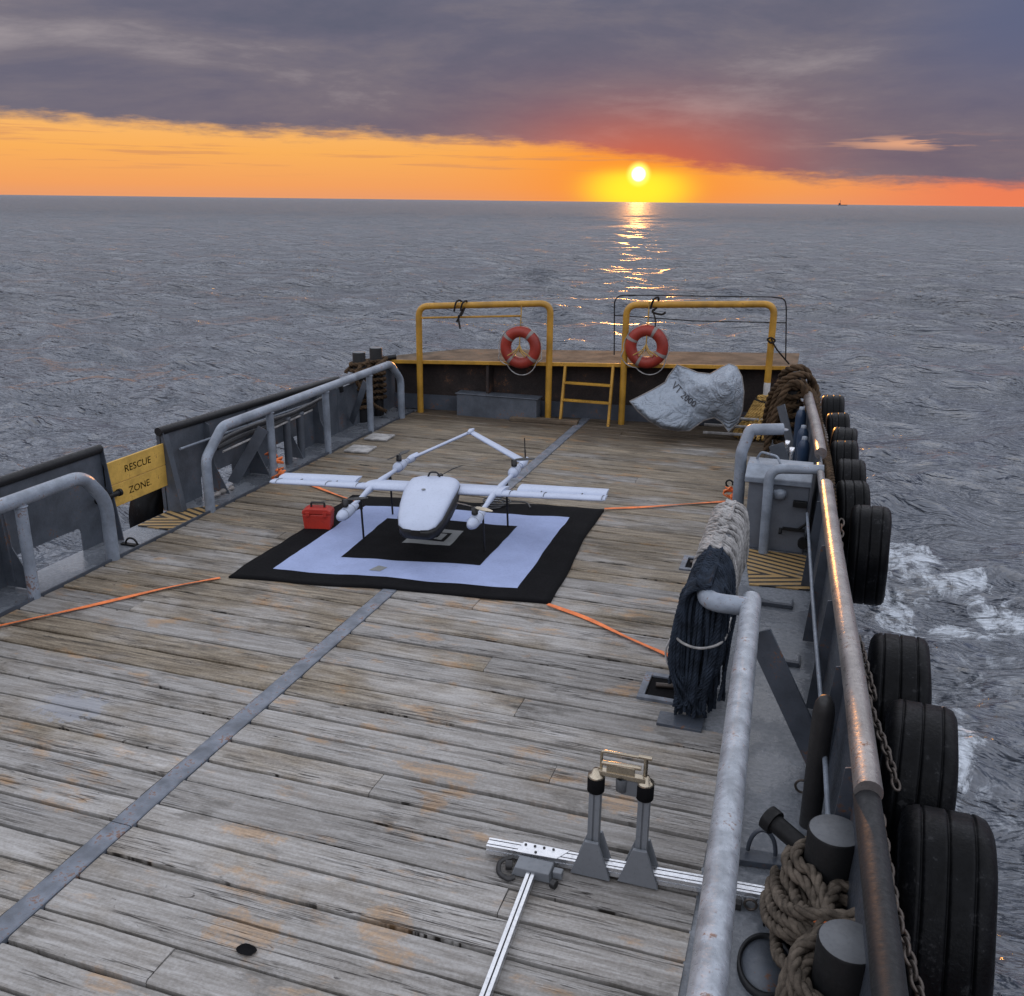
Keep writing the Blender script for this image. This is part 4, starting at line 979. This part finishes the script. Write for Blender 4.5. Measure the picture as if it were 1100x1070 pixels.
def wound_rope():
    mb = MB(); pts = []; rr = random.Random(4); y = 7.65; a = 0
    while y < 9.0:
        q = .115+.025*math.sin(y*9)+rr.uniform(-.008, .008)
        pts.append(Vector((-.63+q*math.cos(a), y, 1.07+q*math.sin(a)*1.1-.03))); a += 2*PI/14; y += .0042
    mb.rope(pts, .022)
    for i in range(46):
        y = rr.uniform(7.55, 9.0); s = rr.choice((-1, 1)); dz = rr.uniform(.35, .62); o = rr.uniform(-.06, .06)
        mb.rope(smoothpath([(-.63-.05*s, y, 1.21), (-.63+.14*s, y+.02, 1.12), (-.63+.17*s+o*.3, y+o, 1.0-dz*.4), (-.63+.12*s+o, y+o*2, 1.0-dz), (-.63, y+o*2, .95-dz)], 6), rr.uniform(.017, .024), n=5)
    single('rope_bundle', 'pale grey rope wound thickly along the rail beside the landing mat', 'rope', mb, 'ropewhite', (-.63, 8.3, .4))
    mb = MB(); rr = random.Random(9)
    pts = []; y = 7.02; a = 0
    while y < 7.72:
        q = .105+.03*math.sin((y-7.02)/.7*PI)+rr.uniform(-.006, .006)
        pts.append(Vector((-.63+q*math.cos(a), y, 1.07+q*math.sin(a)))); a += 2*PI/14; y += .0030
    mb.rope(pts, .017)
    for i in range(190):
        y = 6.78+.85*rr.random()**1.5; s = rr.choice((-1, -1, 1)); zb = rr.uniform(.02, .25); o = rr.uniform(-.05, .05)
        mb.rope(smoothpath([(-.63-.06*s, y, 1.20), (-.63+.13*s, y, 1.08), (-.64+.145*s+o, y+o*.3, .8), (-.65+.125*s+o, y-.05+o, .45), (-.65+rr.uniform(-.13, .13), 6.85+(y-6.85)*.75+rr.uniform(-.06, .06), zb)], 6), rr.uniform(.013, .02), n=5)
    for i in range(90):
        x = rr.gauss(-.63, .075); y = rr.uniform(6.78, 7.15); o = rr.uniform(-.04, .04)
        mb.rope(smoothpath([(x*.6-.252, y+.1, 1.10), (x, y, 1.0), (x+o*.5, y-.02, .7), (x+o, y-.04, .4), (x+o*1.6, y-.05+o, rr.uniform(.03, .25))], 6), rr.uniform(.012, .018), n=5)
    single('rope_bundle', 'dark blue rope hank hanging from the rail down to the deck', 'rope', mb, 'ropeblue', (-.63, 7.2, 0))
    single('lashing', 'thin pale cord tied round the blue rope hank', 'cord', MB().tube(smoothpath([(-.84, 7.2, .75), (-.82, 6.80, .72), (-.63, 6.68, .70), (-.45, 6.80, .73), (-.43, 7.2, .76)], 8), .011, 6).tube(smoothpath([(-.9, 7.25, .5), (-.94, 7.2, .38), (-.9, 7.15, .27), (-.87, 7.25, .3)], 8), .009, 6), 'ropewhite', (-.63, 6.8, .7))
wound_rope()
single('rubber_post', 'black round topped rubber post inside the right bulwark', 'post', MB().lathe([(.068, -.01), (.07, .85), (.06, .92), (.035, .965), (.001, .98)], (.30, 5.72, 0), n=24), 'black', (.30, 5.72, 0))
t = Thing('mooring_ring', 'dark steel ring on a base plate beside the aluminium rail end', 'ring', (.02, 5.22, 0))
t.part('ring', MB().tube([Vector((.01+.085*math.cos(a), 5.24, .05+.17*math.sin(a) if math.sin(a) > 0 else .05)) for a in [PI*i/16 for i in range(17)]], .014, 10), 'greydark')
t.part('base_plate', MB().prism([(-.16, 5.14), (.16, 5.18), (.20, 5.24), (.15, 5.29), (-.16, 5.27)], -.012, .035, 'z'), 'greydark', .006)
single('shackle', 'small steel loop standing on walkway right of the brace', 'ring', torus(MB(), (.24, 6.05, .06), .05, .009, 'y', 20, 8), 'chain', (.24, 6.05, 0))
single('shackle', 'small dark loop hanging under the aluminium rail end', 'ring', torus(MB(), (-.02, 4.76, .035), .035, .008, 'y', 20, 8), 'chain', (-.02, 4.76, 0))
t = Thing('deck_hatch', 'flat oval steel hatch let into the walkway by the near bitts', 'hatch', (.12, 4.38, 0))
t.part('cover', MB().lathe([(.16, -.02), (.16, .012), (.001, .014)], (0, 0, 0), n=40), 'bulwark')
t.part('rim', MB().lathe([(.185, -.02), (.185, .026), (.163, .026), (.163, -.02)], (0, 0, 0), n=40), 'capblack')
for ch in t.o.children:
    for v in ch.data.vertices: v.co.x = v.co.x*.85-(-.12) if False else (v.co.x+.12)*.85; v.co.y = (v.co.y+4.38)*1.25
t.o.location = (.10, 4.34, 0)
for (x, y, wx, lab) in ((-.12, 9.35, .34, 'thin steel bar on the walkway before the striped pad'), (.0, 8.05, .32, 'raised steel bracket on the walkway halfway along')):
    single('deck_bracket', lab, 'bracket', MB().box((x, y, .012), (wx, .05, .045)).box((x-wx/2, y+.08, .006), (.02, .2, .03)).box((x+wx/2, y+.08, .006), (.02, .2, .03)), 'greydark', (x, y, 0), 'brackets on the walkway', .004)
vs, fs = textmesh('TIL', .10, .0005)
single('lettering', 'small dark letters painted on walkway beside the near bitts', 'lettering', MB().add([(.10-v.y, 4.72+v.x, -.007) for v in vs], fs), 'tex', (.1, 4.72, 0))

# deck sockets
def socket(label, x0, x1, y0, y1, stuff):
    t = Thing('deck_socket', label, 'deck socket', ((x0+x1)/2, (y0+y1)/2, 0), 'lashing sockets in the deck')
    mb = MB(); e = .06
    mb.box(((x0+x1)/2, y0+e/2, .008), (x1-x0, e, .03)).box(((x0+x1)/2, y1-e/2, .008), (x1-x0, e, .03))
    mb.box((x0+e/2, (y0+y1)/2, .008), (e, y1-y0-2*e-.002, .03)).box((x1-e/2, (y0+y1)/2, .008), (e, y1-y0-2*e-.002, .03))
    t.part('frame', mb, 'steelstrip', .004)
    t.part('pit', MB().box(((x0+x1)/2, (y0+y1)/2, .004), (x1-x0-2*e-.004, y1-y0-2*e-.004, .006)), 'matblack')
    t.part('lashing_bar', MB().tube([((x0+x1)/2-.08, (y0+y1)/2, .03), ((x0+x1)/2+.1, (y0+y1)/2+.03, .03)], .022, 10), 'chain')
socket('square steel lashing socket in the planks under the blue rope hank', -1.13, -.72, 6.98, 7.45, True)
socket('square steel lashing socket in the planks beside the pale rope', -1.22, -.86, 10.0, 10.45, True)
single('deck_bracket', 'dark steel foot plate at the base of the rope hung rail', 'bracket', MB().box((-.72, 6.72, .006), (.36, .2, .03)), 'greydark', (-.7, 6.7, 0), bevel=.004)

# ------------------------------------------------------------ orange straps
def strap(label, pts, wd, crump=None, z=.012):
    P = resample(smoothpath([(*p, z) if len(p) == 2 else p for p in pts], 8), .05); F = frames(P); vs = []; fs = []
    for i, (p, (t_, u, b)) in enumerate(zip(P, F)):
        sx = Vector((-t_.y, t_.x, 0)).normalized(); tw = .35*math.sin(i*.21)
        for s, h in ((-1, 0), (1, 0), (1, .004), (-1, .004)):
            vs.append(p+sx*(s*wd/2*math.cos(tw))+Vector((0, 0, h+s*wd/2*math.sin(tw)*.6+.006)))
    n = len(P)
    for i in range(n-1):
        for j in range(4): fs.append((i*4+j, i*4+(j+1) % 4, (i+1)*4+(j+1) % 4, (i+1)*4+j))
    mb = MB().add(vs, fs)
    if crump:
        rr = random.Random(3)
        for c in crump:
            q = [(c[0]+rr.uniform(-.1, .1), c[1]+rr.uniform(-.1, .1), max(.02, c[2]+rr.uniform(-.09, .1))) for _ in range(12)]
            mb.tube(smoothpath(q, 5), .022, 6, flat=.35)
    single('ratchet_strap', label, 'strap', mb, 'orange', (*pts[len(pts)//2][:2], 0), 'orange straps holding the mat')
strap('orange strap from the near left mat corner across to the left rail', [(-5.95, 8.02), (-6.3, 7.62), (-6.75, 6.95), (-7.3, 6.2), (-7.44, 6.0)], .045)
strap('orange strap from the near right mat corner to the blue rope hank', [(-2.36, 8.55), (-1.9, 8.35), (-1.4, 8.05), (-.84, 7.74)], .05)
strap('orange strap with knotted end from far right mat corner to locker', [(-2.5, 11.84), (-2.0, 12.1), (-1.5, 12.42), (-.95, 12.75)], .045, [(-.92, 12.75, .14), (-.88, 12.7, .10)])
strap('orange strap with knotted end from far left mat corner to rail', [(-5.75, 10.95), (-6.2, 11.15), (-6.9, 11.5), (-7.40, 11.66)], .045, [(-7.52, 11.62, .32), (-7.46, 11.6, .22), (-7.36, 11.55, .06)])
single('twine', 'scrap of orange webbing caught in the near deck socket', 'webbing', MB().tube(smoothpath([(-.86, 7.28, .03), (-.80, 7.22, .07), (-.76, 7.3, .04), (-.74, 7.18, .08), (-.8, 7.12, .03)], 6), .022, 6, flat=.4), 'orange', (-.8, 7.2, 0))
single('deck_hook', 'small dark hook on the planks beside the pipe frame', 'hook', torus(MB(), (-1.0, 13.55, .05), .05, .014, 'y', 14, 6, a0=-.5, a1=4.4), 'bitt', (-1, 13.55, 0))

# ------------------------------------------------------------ landing mat
def bil(Q, u, v):
    a, b, c, d = [Vector(q) for q in Q]         # FL FR BR BL
    return (a*(1-u)+b*u)*(1-v)+(d*(1-u)+c*u)*v
OUT = [(-5.87, 8.09), (-2.375, 8.59), (-2.506, 11.80), (-5.98, 11.22)]
WHI = [(-5.53, 8.42), (-2.78, 8.83), (-2.86, 11.33), (-5.60, 10.85)]
INN = [(-5.01, 9.02), (-3.38, 9.30), (-3.39, 10.75), (-5.08, 10.45)]
def wob(x, y): return .024+.016*mnoise.noise(Vector((x*1.3, y*1.3, 3)))+.012*mnoise.noise(Vector((x*3.1, y*4, 1)))-.012*abs(mnoise.noise(Vector((x*1.1+y*1.7, y*1.2-x*.8, 7))))
def sheet(Q, z, nu=40, nv=40, edge=True, wv=0.0):
    mb = MB(); vs = []; fs = []
    for i in range(nu+1):
        for j in range(nv+1):
            p = bil(Q, i/nu, j/nv)
            q = Vector((p.x+wv*mnoise.noise(Vector((p.x*1.1, p.y*1.1, 5))), p.y+wv*mnoise.noise(Vector((p.x*1.1, p.y*1.1, 8)))))
            vs.append((q.x, q.y, wob(q.x, q.y)+z))
    for i in range(nu):
        for j in range(nv): a = i*(nv+1)+j; fs.append((a, a+nv+1, a+nv+2, a+1))
    m = len(vs)
    if edge:
        rim = [i*(nv+1) for i in range(nu+1)]+[nu*(nv+1)+j for j in range(1, nv+1)]+[i*(nv+1)+nv for i in range(nu-1, -1, -1)]+[j for j in range(nv-1, 0, -1)]
        lo = len(vs); vs += [(vs[r][0], vs[r][1], .003) for r in rim]; n = len(rim)
        for i in range(n): fs.append((rim[i], lo+i, lo+(i+1) % n, rim[(i+1) % n]))
    return mb.add(vs, fs, True)
t = Thing('landing_mat', 'black landing mat with white square outline under the drone', 'mat', (-4.2, 9.9, 0))
t.part('base_cloth', sheet(OUT, 0, wv=.05), 'matblack')
t.part('white_square', sheet(WHI, .004, edge=False, wv=.03), 'matwhite')
t.part('black_square', sheet(INN, .008, edge=False, wv=.02), 'matblack')
CQ = [(-4.52, 9.66), (-3.93, 9.75), (-3.97, 10.32), (-4.52, 10.24)]
t.part('grey_square', sheet(CQ, .012, 10, 10, False), 'matgrey')
def sub(Q, a, b): return [tuple(bil(Q, u, v)) for u, v in ((a, a), (b, a), (b, b), (a, b))]
t.part('black_frame', sheet(sub(CQ, .22, .80), .016, 10, 10, False), 'matblack')
t.part('grey_centre', sheet(sub(CQ, .30, .72), .020, 10, 10, False), 'matgrey')
t.part('black_dot', sheet(sub(CQ, .42, .60), .024, 6, 6, False), 'matblack')
t.part('dirt_mark', sheet([(-4.50, 8.72), (-4.36, 8.74), (-4.34, 8.90), (-4.46, 8.91)], .008, 6, 6, False, .05), 'matgrey')

# ------------------------------------------------------------ drone
def drone():
    t = Thing('drone', 'white fixed wing drone with twin booms standing on the landing mat', 'drone', (-4.28, 10.2, .034), local=True, rz=R_(2.5))
    t.o.rotation_euler = (0, R_(-2.4), R_(2.5))
    WZ = .56
    # fuselage pod: (y, half width, z bottom, z split, z top)
    S = [(-1.34, .05, .37, .425, .445), (-1.32, .13, .33, .425, .47), (-1.24, .19, .30, .435, .515), (-1.05, .23, .28, .465, .575), (-.8, .255, .28, .52, .645), (-.5, .275, .30, .565, .695), (-.2, .285, .34, .585, .71), (.0, .275, .38, .59, .705), (.12, .235, .45, .585, .685), (.17, .17, .50, .58, .655)]
    def ring(y, w_, zb, zs, zt, lower):
        out = []
        for j in range(25):
            a = PI*j/24; cx = math.cos(a); sz = max(0.0, math.sin(a)); e = .58 if not lower else .42
            cx = math.copysign(abs(cx)**e, cx); sz = sz**e
            out.append(Vector((w_*cx*(1 if not lower else .985), y, zs+.02+(zt-zs-.02)*sz if not lower else zs+.02-(zs-zb+.015)*sz)))
        return out
    S = [(y*.93, w_*1.17, *q) for y, w_, *q in S]; up = MB().loft([ring(*s_, False) for s_ in S], cap=True); dn = MB().loft([ring(*s_, True) for s_ in S], cap=True)
    seam = MB().tube([Vector((s_[1]*1.0, s_[0], s_[3]+.02)) for s_ in S], .006, 6).tube([Vector((-s_[1]*1.0, s_[0], s_[3]+.02)) for s_ in S], .006, 6)
    hat = MB().tube(fillet([(-.13, -.60, .692), (.13, -.60, .692), (.15, -.22, .722), (-.15, -.22, .722), (-.13, -.60, .692)], .04), .003, 5)
    for mm in (up, dn, seam, hat):
        for v in mm.v: v.x += -.17*(v.y-.05)
    t.part('canopy', up, 'white'); t.part('belly', dn, 'rod')
    t.part('seam', seam, 'rod')
    t.part('handle', MB().tube(fillet([(-.09, .02, .69), (-.06, .02, .76), (.04, .02, .76), (.07, .02, .69)], .03), .012, 8), 'rod')
    t.part('emblem', MB().lathe([(.001, .0), (.022, .0), (.026, -.004)], (.05, -.50, .700), n=14), 'matgrey')
    def foil(ch, th, y0, n=14):
        out = []
        for j in range(n):
            q = 2*PI*j/n; c = (1-math.cos(q))/2; yt = th*(1.45*math.sqrt(max(c, 0))-.63*c-1.758*c*c+1.42*c**3-.5*c**4)*1.1
            out.append((y0+c*ch, yt if q < PI else -yt*.75))
        return out
    def wing(mb, xs):
        mb.loft([[Vector((x, yy, z+zz)) for yy, zz in foil(ch, th, y0)] for x, ch, th, y0, z in xs])
        return mb
    t.part('wing', wing(MB(), [(-2.16, .20, .035, -.14, WZ+.005), (-2.12, .22, .05, -.15, WZ), (-1.0, .24, .06, -.16, WZ), (-.2, .30, .07, -.18, WZ), (.2, .30, .07, -.18, WZ), (1.0, .24, .06, -.16, WZ), (2.12, .22, .05, -.15, WZ), (2.16, .20, .035, -.14, WZ+.005)]), 'white')
    t.o.children[-1].data.transform(Matrix.Translation((-.03, 0, 0)) @ Matrix.Scale(1.012, 4, (1, 0, 0)))
    t.part('centre_wing', wing(MB(), [(-.9, .42, .085, -.17, WZ), (.9, .42, .085, -.17, WZ)]), 'white')
    for x in (-2.12, -1.42, -1.0, 1.0, 1.42, 2.12): t.part('panel_seam', MB().tube([(x, -.155, WZ+.012), (x, -.12, WZ+.036), (x, -.05, WZ+.036), (x, .03, WZ+.014)], .0035, 5), 'slot')
    for s in (-1, 1):
        rt = Matrix.Rotation(R_(7), 3, 'X'); mb = wing(MB(), [(s*1.06, .24, .05, 0, 0), (s*2.14, .22, .045, 0, 0)])
        for v in mb.v:
            q = rt @ Vector((0, v.y, v.z)); v.x = v.x*1.012-.03; v.y = q.y+.052; v.z = q.z+WZ-.004
        t.part('aileron', mb, 'white')
        for x in (1.35, 1.85): t.part('hinge_arm', MB().box((s*x, .07, WZ-.01), (.012, .12, .05)), 'rod')
        X = s*.80
        t.part('boom', MB().tube([(X, -.82, WZ-.065), (X, -.3, WZ-.03), (X, .4, WZ+.01), (X, 1.30, WZ+.02)], [.025, .029, .029, .026], 14), 'white')
        t.part('boom_fairing', MB().tube([(X, -.42, WZ-.035), (X, -.15, WZ+.004), (X, .2, WZ+.012), (X, .55, WZ+.012)], [.028, .038, .038, .028], 14), 'white')
        for (ya, zc, f) in ((-.84, WZ-.085, 1), (.84, WZ+.03, .85)):
            pr = [(ya-.22*f, .015), (ya-.20*f, .045), (ya-.13*f, .066), (ya-.02, .070), (ya+.12*f, .058), (ya+.26*f, .036)]
            bd = MB()
            for (yy, rr_) in ((ya-.10*f, .0705), (ya+.10, .0625)): bd.lathe([(rr_, -.003), (rr_+.0012, 0), (rr_, .003)], (X, yy, zc-.02*(1 if f == 1 else 0)*(ya+.26-yy)), 'y', 24)
            mo = t.part('motor_pod', MB().tube([(X, y, zc-.02*(1 if f == 1 else 0)*(ya+.26-y)) for y, r in pr], [r for y, r in pr], 18), 'white')
            t.part('pod_seam', bd, 'slot', parent=mo)
            t.part('motor', MB().lathe([(.001, .05), (.035, .05), (.038, -.03)], (X, ya-.03, zc+.105), n=16), 'rod', parent=mo)
            ang = {(-1, 1): 25, (1, 1): -25, (-1, .85): 80, (1, .85): 20}[(s, f)]
            pm = MB()
            for e in (-1, 1):
                vs = []
                for q in range(9):
                    d_ = .02+.25*q/8; w_ = .028*math.sin(PI*(q+1.2)/10.2)+.004; tw = R_(22-14*q/8)
                    for sg in (-1, 1): vs.append(Vector((e*d_, e*sg*w_*math.cos(tw), sg*w_*math.sin(tw))))
                up_ = [v+Vector((0, 0, .003)) for v in vs]; lo_ = [v-Vector((0, 0, .003)) for v in vs]
                fs = [(2*i, 2*i+1, 2*i+3, 2*i+2) for i in range(8)]
                pm.add(up_, fs, True); pm.add(lo_, [tuple(reversed(g)) for g in fs], True)
            rr = Matrix.Rotation(R_(ang), 3, 'Z')
            for v in pm.v: v[:] = (rr @ v)+Vector((X, ya-.03, zc+.158))
            t.part('propeller', pm, 'brass' if (s, f) == (1, 1) else 'rod', parent=mo)
        for y, x in ((-.50, X*.97), (.46, X*.99)):
            t.part('landing_leg', MB().tube([(x, y, -.006-x*.042), (x, y, WZ-.03)], .013, 10).tube([(x, y, WZ-.16), (x, y, WZ-.02)], .02, 10), 'rod')
        # inverted V tail
        A = Vector((X, 1.22, WZ+.02)); B = Vector((s*.0, 1.42, .93)); ax = (B-A).normalized(); nrm = ax.cross(Vector((0, 1, 0))).normalized()
        ch = Vector((0, 1, 0)); rg = []
        for q, c_ in ((0, .23), (.5, .20), (1, .17)):
            P0 = A.lerp(B, q); rg.append([P0+ch*(yy)+nrm*zz for yy, zz in foil(c_, .045, 0)])
        t.part('tail_fin', MB().loft(rg), 'white')
        t.part('tail_joint', MB().tube([(X, 1.12, WZ+.02), (X, 1.25, WZ+.02), (X, 1.46, WZ+.03)], [.04, .055, .03], 14), 'white')
    t.part('tail_cap', MB().tube([(0, 1.38, .94), (0, 1.48, .945), (0, 1.62, .94)], [.02, .035, .015], 12), 'white')
    t.part('antenna', MB().tube([(.82, 1.30, WZ), (.815, 1.30, WZ+.36)], .007, 8).tube([(.82, 1.30, WZ+.05), (.818, 1.30, WZ+.2)], .010, 8), 'rod')
    t.part('pusher_propeller', MB().tube([(0, .22, .66), (.16, .26, .75), (.30, .26, .80)], [.012, .024, .01], 8, flat=.3).tube([(0, .22, .66), (-.16, .22, .57), (-.30, .22, .52)], [.012, .024, .01], 8, flat=.3).lathe([(.03, .17), (.03, .24), (.001, .26)], (0, 0, .66), 'y', 12), 'rod')
drone()
mb = MB()
for i in range(3):
    pts = [(-3.95+.12*math.cos(a)*(1+.3*i), 11.45+.16*math.sin(a)+.05*i, .03+.015*i) for a in [2*PI*j/18 for j in range(19)]]
    mb.tube(pts, .012, 6)
mb.tube(smoothpath([(-3.95, 11.6, .03), (-3.6, 11.7, .03), (-3.45, 11.5, .03)], 6), .012, 6)
single('cable_coil', 'loose coil of thin black cable on the planks behind drone', 'cable', mb, 'hose', (-3.95, 11.45, 0))

# toolbox
t = Thing('toolbox', 'small red plastic toolbox with black handle beside the landing mat', 'toolbox', (-5.76, 9.86, .012), local=True, rz=R_(14))
t.part('body', MB().prism([(-.165, 0), (.165, 0), (.185, .20), (-.185, .20)], -.09, .09, 'y'), 'redplastic', .012)
t.part('lid', MB().prism([(-.19, .205), (.19, .205), (.18, .25), (.13, .275), (-.13, .275), (-.18, .25)], -.095, .095, 'y'), 'redplastic', .01)
t.part('handle', MB().tube(fillet([(-.085, 0, .265), (-.085, 0, .335), (.085, 0, .335), (.085, 0, .265)], .02), .014, 8), 'black')
for x in (-.11, .11): t.part('latch', MB().box((x, -.099, .205), (.05, .02, .06)), 'redplastic', .004)

# ------------------------------------------------------------ launch rig in the foreground
def profile(mb, a, b, wd, ht, slots=2):
    """slotted aluminium extrusion between a and b"""
    a = Vector(a); b = Vector(b); t_ = (b-a).normalized(); sx = t_.cross(Vector((0, 0, 1))).normalized(); u = Vector((0, 0, 1))
    n = slots; pts = []; g = .009; dp = .010
    pts.append((-wd/2, 0)); pts.append((-wd/2, ht*.5-g/2)); pts.append((-wd/2+dp, ht*.5-g/2)); pts.append((-wd/2+dp, ht*.5+g/2)); pts.append((-wd/2, ht*.5+g/2)); pts.append((-wd/2, ht))
    for i in range(n):
        c = -wd/2+wd*(i+.5)/n
        pts += [(c-g/2, ht), (c-g/2, ht-dp), (c+g/2, ht-dp), (c+g/2, ht)]
    pts += [(wd/2, ht), (wd/2, ht*.5+g/2), (wd/2-dp, ht*.5+g/2), (wd/2-dp, ht*.5-g/2), (wd/2, ht*.5-g/2), (wd/2, 0)]
    A = [a+sx*x+u*z for x, z in pts]; B = [b+sx*x+u*z for x, z in pts]
    mb.loft([A, B], smooth=False); return mb
t = Thing('launch_rig', 'aluminium rail rig with two grey uprights and brass bracket', 'rig', (-.8, 4.77, 0))
t.part('cross_rail', profile(MB(), (-1.66, 4.72, .035), (.16, 4.84, .035), .085, .06, 2), 'alu')
sl_ = MB()
for off in (-.021, .021): sl_.bar((-1.655, 4.72+off, .0835), (.155, 4.84+off, .0835), .0095, .006)  # dark bars laid in the grooves, their colour standing for shade
t.part('slot_shade', sl_, 'slot')
t.part('stem_rail', profile(MB(), (-1.325, 4.56, .02), (-1.235, 2.6, .02), .052, .05, 1), 'alu')
t.part('slot_shade', MB().bar((-1.325, 4.56, .0585), (-1.235, 2.6, .0585), .0085, .006), 'slot')
for x in (-1.5, -.1): t.part('foot', MB().box((x, 4.77, .015), (.06, .07, .045)), 'black', .004)
for x, y in ((-.985, 4.71), (-.69, 4.73)):
    g = MB().prism([(x-.125, .02), (x+.125, .02), (x+.042, .27), (x-.042, .27)], y-.012, y+.012, 'y')
    g.prism([(x-.125, .02), (x+.125, .02), (x+.042, .27), (x-.042, .27)], y+.105, y+.129, 'y')
    u_ = t.part('gusset', g, 'gusset', .003)
    up = MB(); pr = [(-.034, -.034), (-.006, -.034), (-.006, -.024), (.006, -.024), (.006, -.034), (.034, -.034), (.034, -.006), (.024, -.006), (.024, .006), (.034, .006), (.034, .034), (-.034, .034), (-.034, .006), (-.024, .006), (-.024, -.006), (-.034, -.006)]
    up.prism([(x+a, y+.058+b) for a, b in pr], .10, .615, 'z')
    up_o = t.part('upright', up, 'gusset')
    t.part('rubber_cap', MB().lathe([(.05, .60), (.053, .605), (.053, .695), (.05, .70), (.001, .70)], (x, y+.058, 0), n=28), 'matblack', parent=up_o)
    t.part('brass_knob', MB().lathe([(.052, .70), (.05, .715), (.03, .722), (.022, .75), (.001, .752)], (x, y+.058, 0), n=24), 'brass', parent=up_o)
br = MB().box((-.8375, 4.775, .735), (.30, .045, .03)).tube(fillet([(-.965, 4.80, .745), (-.965, 4.80, .86), (-.70, 4.82, .85)], .02), .010, 8).tube([(-.955, 4.77, .80), (-.72, 4.785, .80)], .016, 8)
br.tube([(-.695, 4.79, .74), (-.695, 4.79, .87)], .013, 10).tube([(-.74, 4.79, .875), (-.66, 4.79, .875)], .014, 10).box((-.84, 4.775, .775), (.17, .03, .055))
t.part('bracket', br, 'brass', .003)
t.part('sensor', MB().lathe([(.001, .63), (.035, .635), (.038, .72)], (-.83, 4.775, 0), n=20).box((-.78, 4.77, .665), (.10, .02, .10)), 'bitttop')
pl = t.part('joint_plate', MB().prism([(-1.46, 4.685), (-1.20, 4.702), (-1.14, 4.80), (-1.44, 4.79)], .0905, .098, 'z'), 'alu', .001)
bo = MB()
for q in (-1.42, -1.36, -1.30, -1.24): bo.lathe([(.009, .098), (.008, .104), (.001, .104)], (q, 4.765+(q+1.42)*.06, 0), n=10)
for q in (-1.34,): bo.lathe([(.009, .098), (.008, .104), (.001, .104)], (q, 4.715, 0), n=10)
t.part('bolt', bo, 'slot', parent=pl)
t.part('clamp', MB().prism([(-1.45, .02), (-1.20, .02), (-1.21, .085), (-1.43, .085)], 4.56, 4.68, 'y').box((-1.17, 4.63, .05), (.06, .05, .05)), 'gusset', .006)
t.part('clamp_knob', MB().tube([(-1.50, 4.60, .05), (-1.46, 4.61, .05)], .03, 12), 'black')
t.part('clamp_knob', MB().tube([(-1.19, 4.56, .03), (-1.16, 4.55, .03)], .028, 12), 'black')
single('strap_loop', 'short black webbing loop hanging from the rig joint plate', 'strap', MB().tube(smoothpath([(-1.47, 4.66, .075), (-1.54, 4.62, .05), (-1.53, 4.56, .02), (-1.46, 4.52, .02), (-1.42, 4.54, .03)], 6), .018, 6, flat=.4), 'black', (-1.5, 4.6, 0))

# ------------------------------------------------------------ a far ship on the horizon
def far_ship():
    az_ = math.atan2(.0, 1); D = 6500; th = R_(.6)
    cx, cy = D*math.sin(th), D*math.cos(th)
    t = Thing('distant_ship', 'tiny dark ship far off on the horizon right of the sun', 'ship', (cx, cy, SEA))
    t.part('hull', MB().prism([(cx-28, SEA-1), (cx+26, SEA-1), (cx+30, SEA+5), (cx-30, SEA+4)], cy-5, cy+5, 'y'), 'dim')
    t.part('bridge', MB().box((cx-18, cy, SEA+9), (12, 8, 10)), 'dim')
    t.part('mast', MB().box((cx-16, cy, SEA+22), (2, 2, 20)), 'dim')
far_ship()
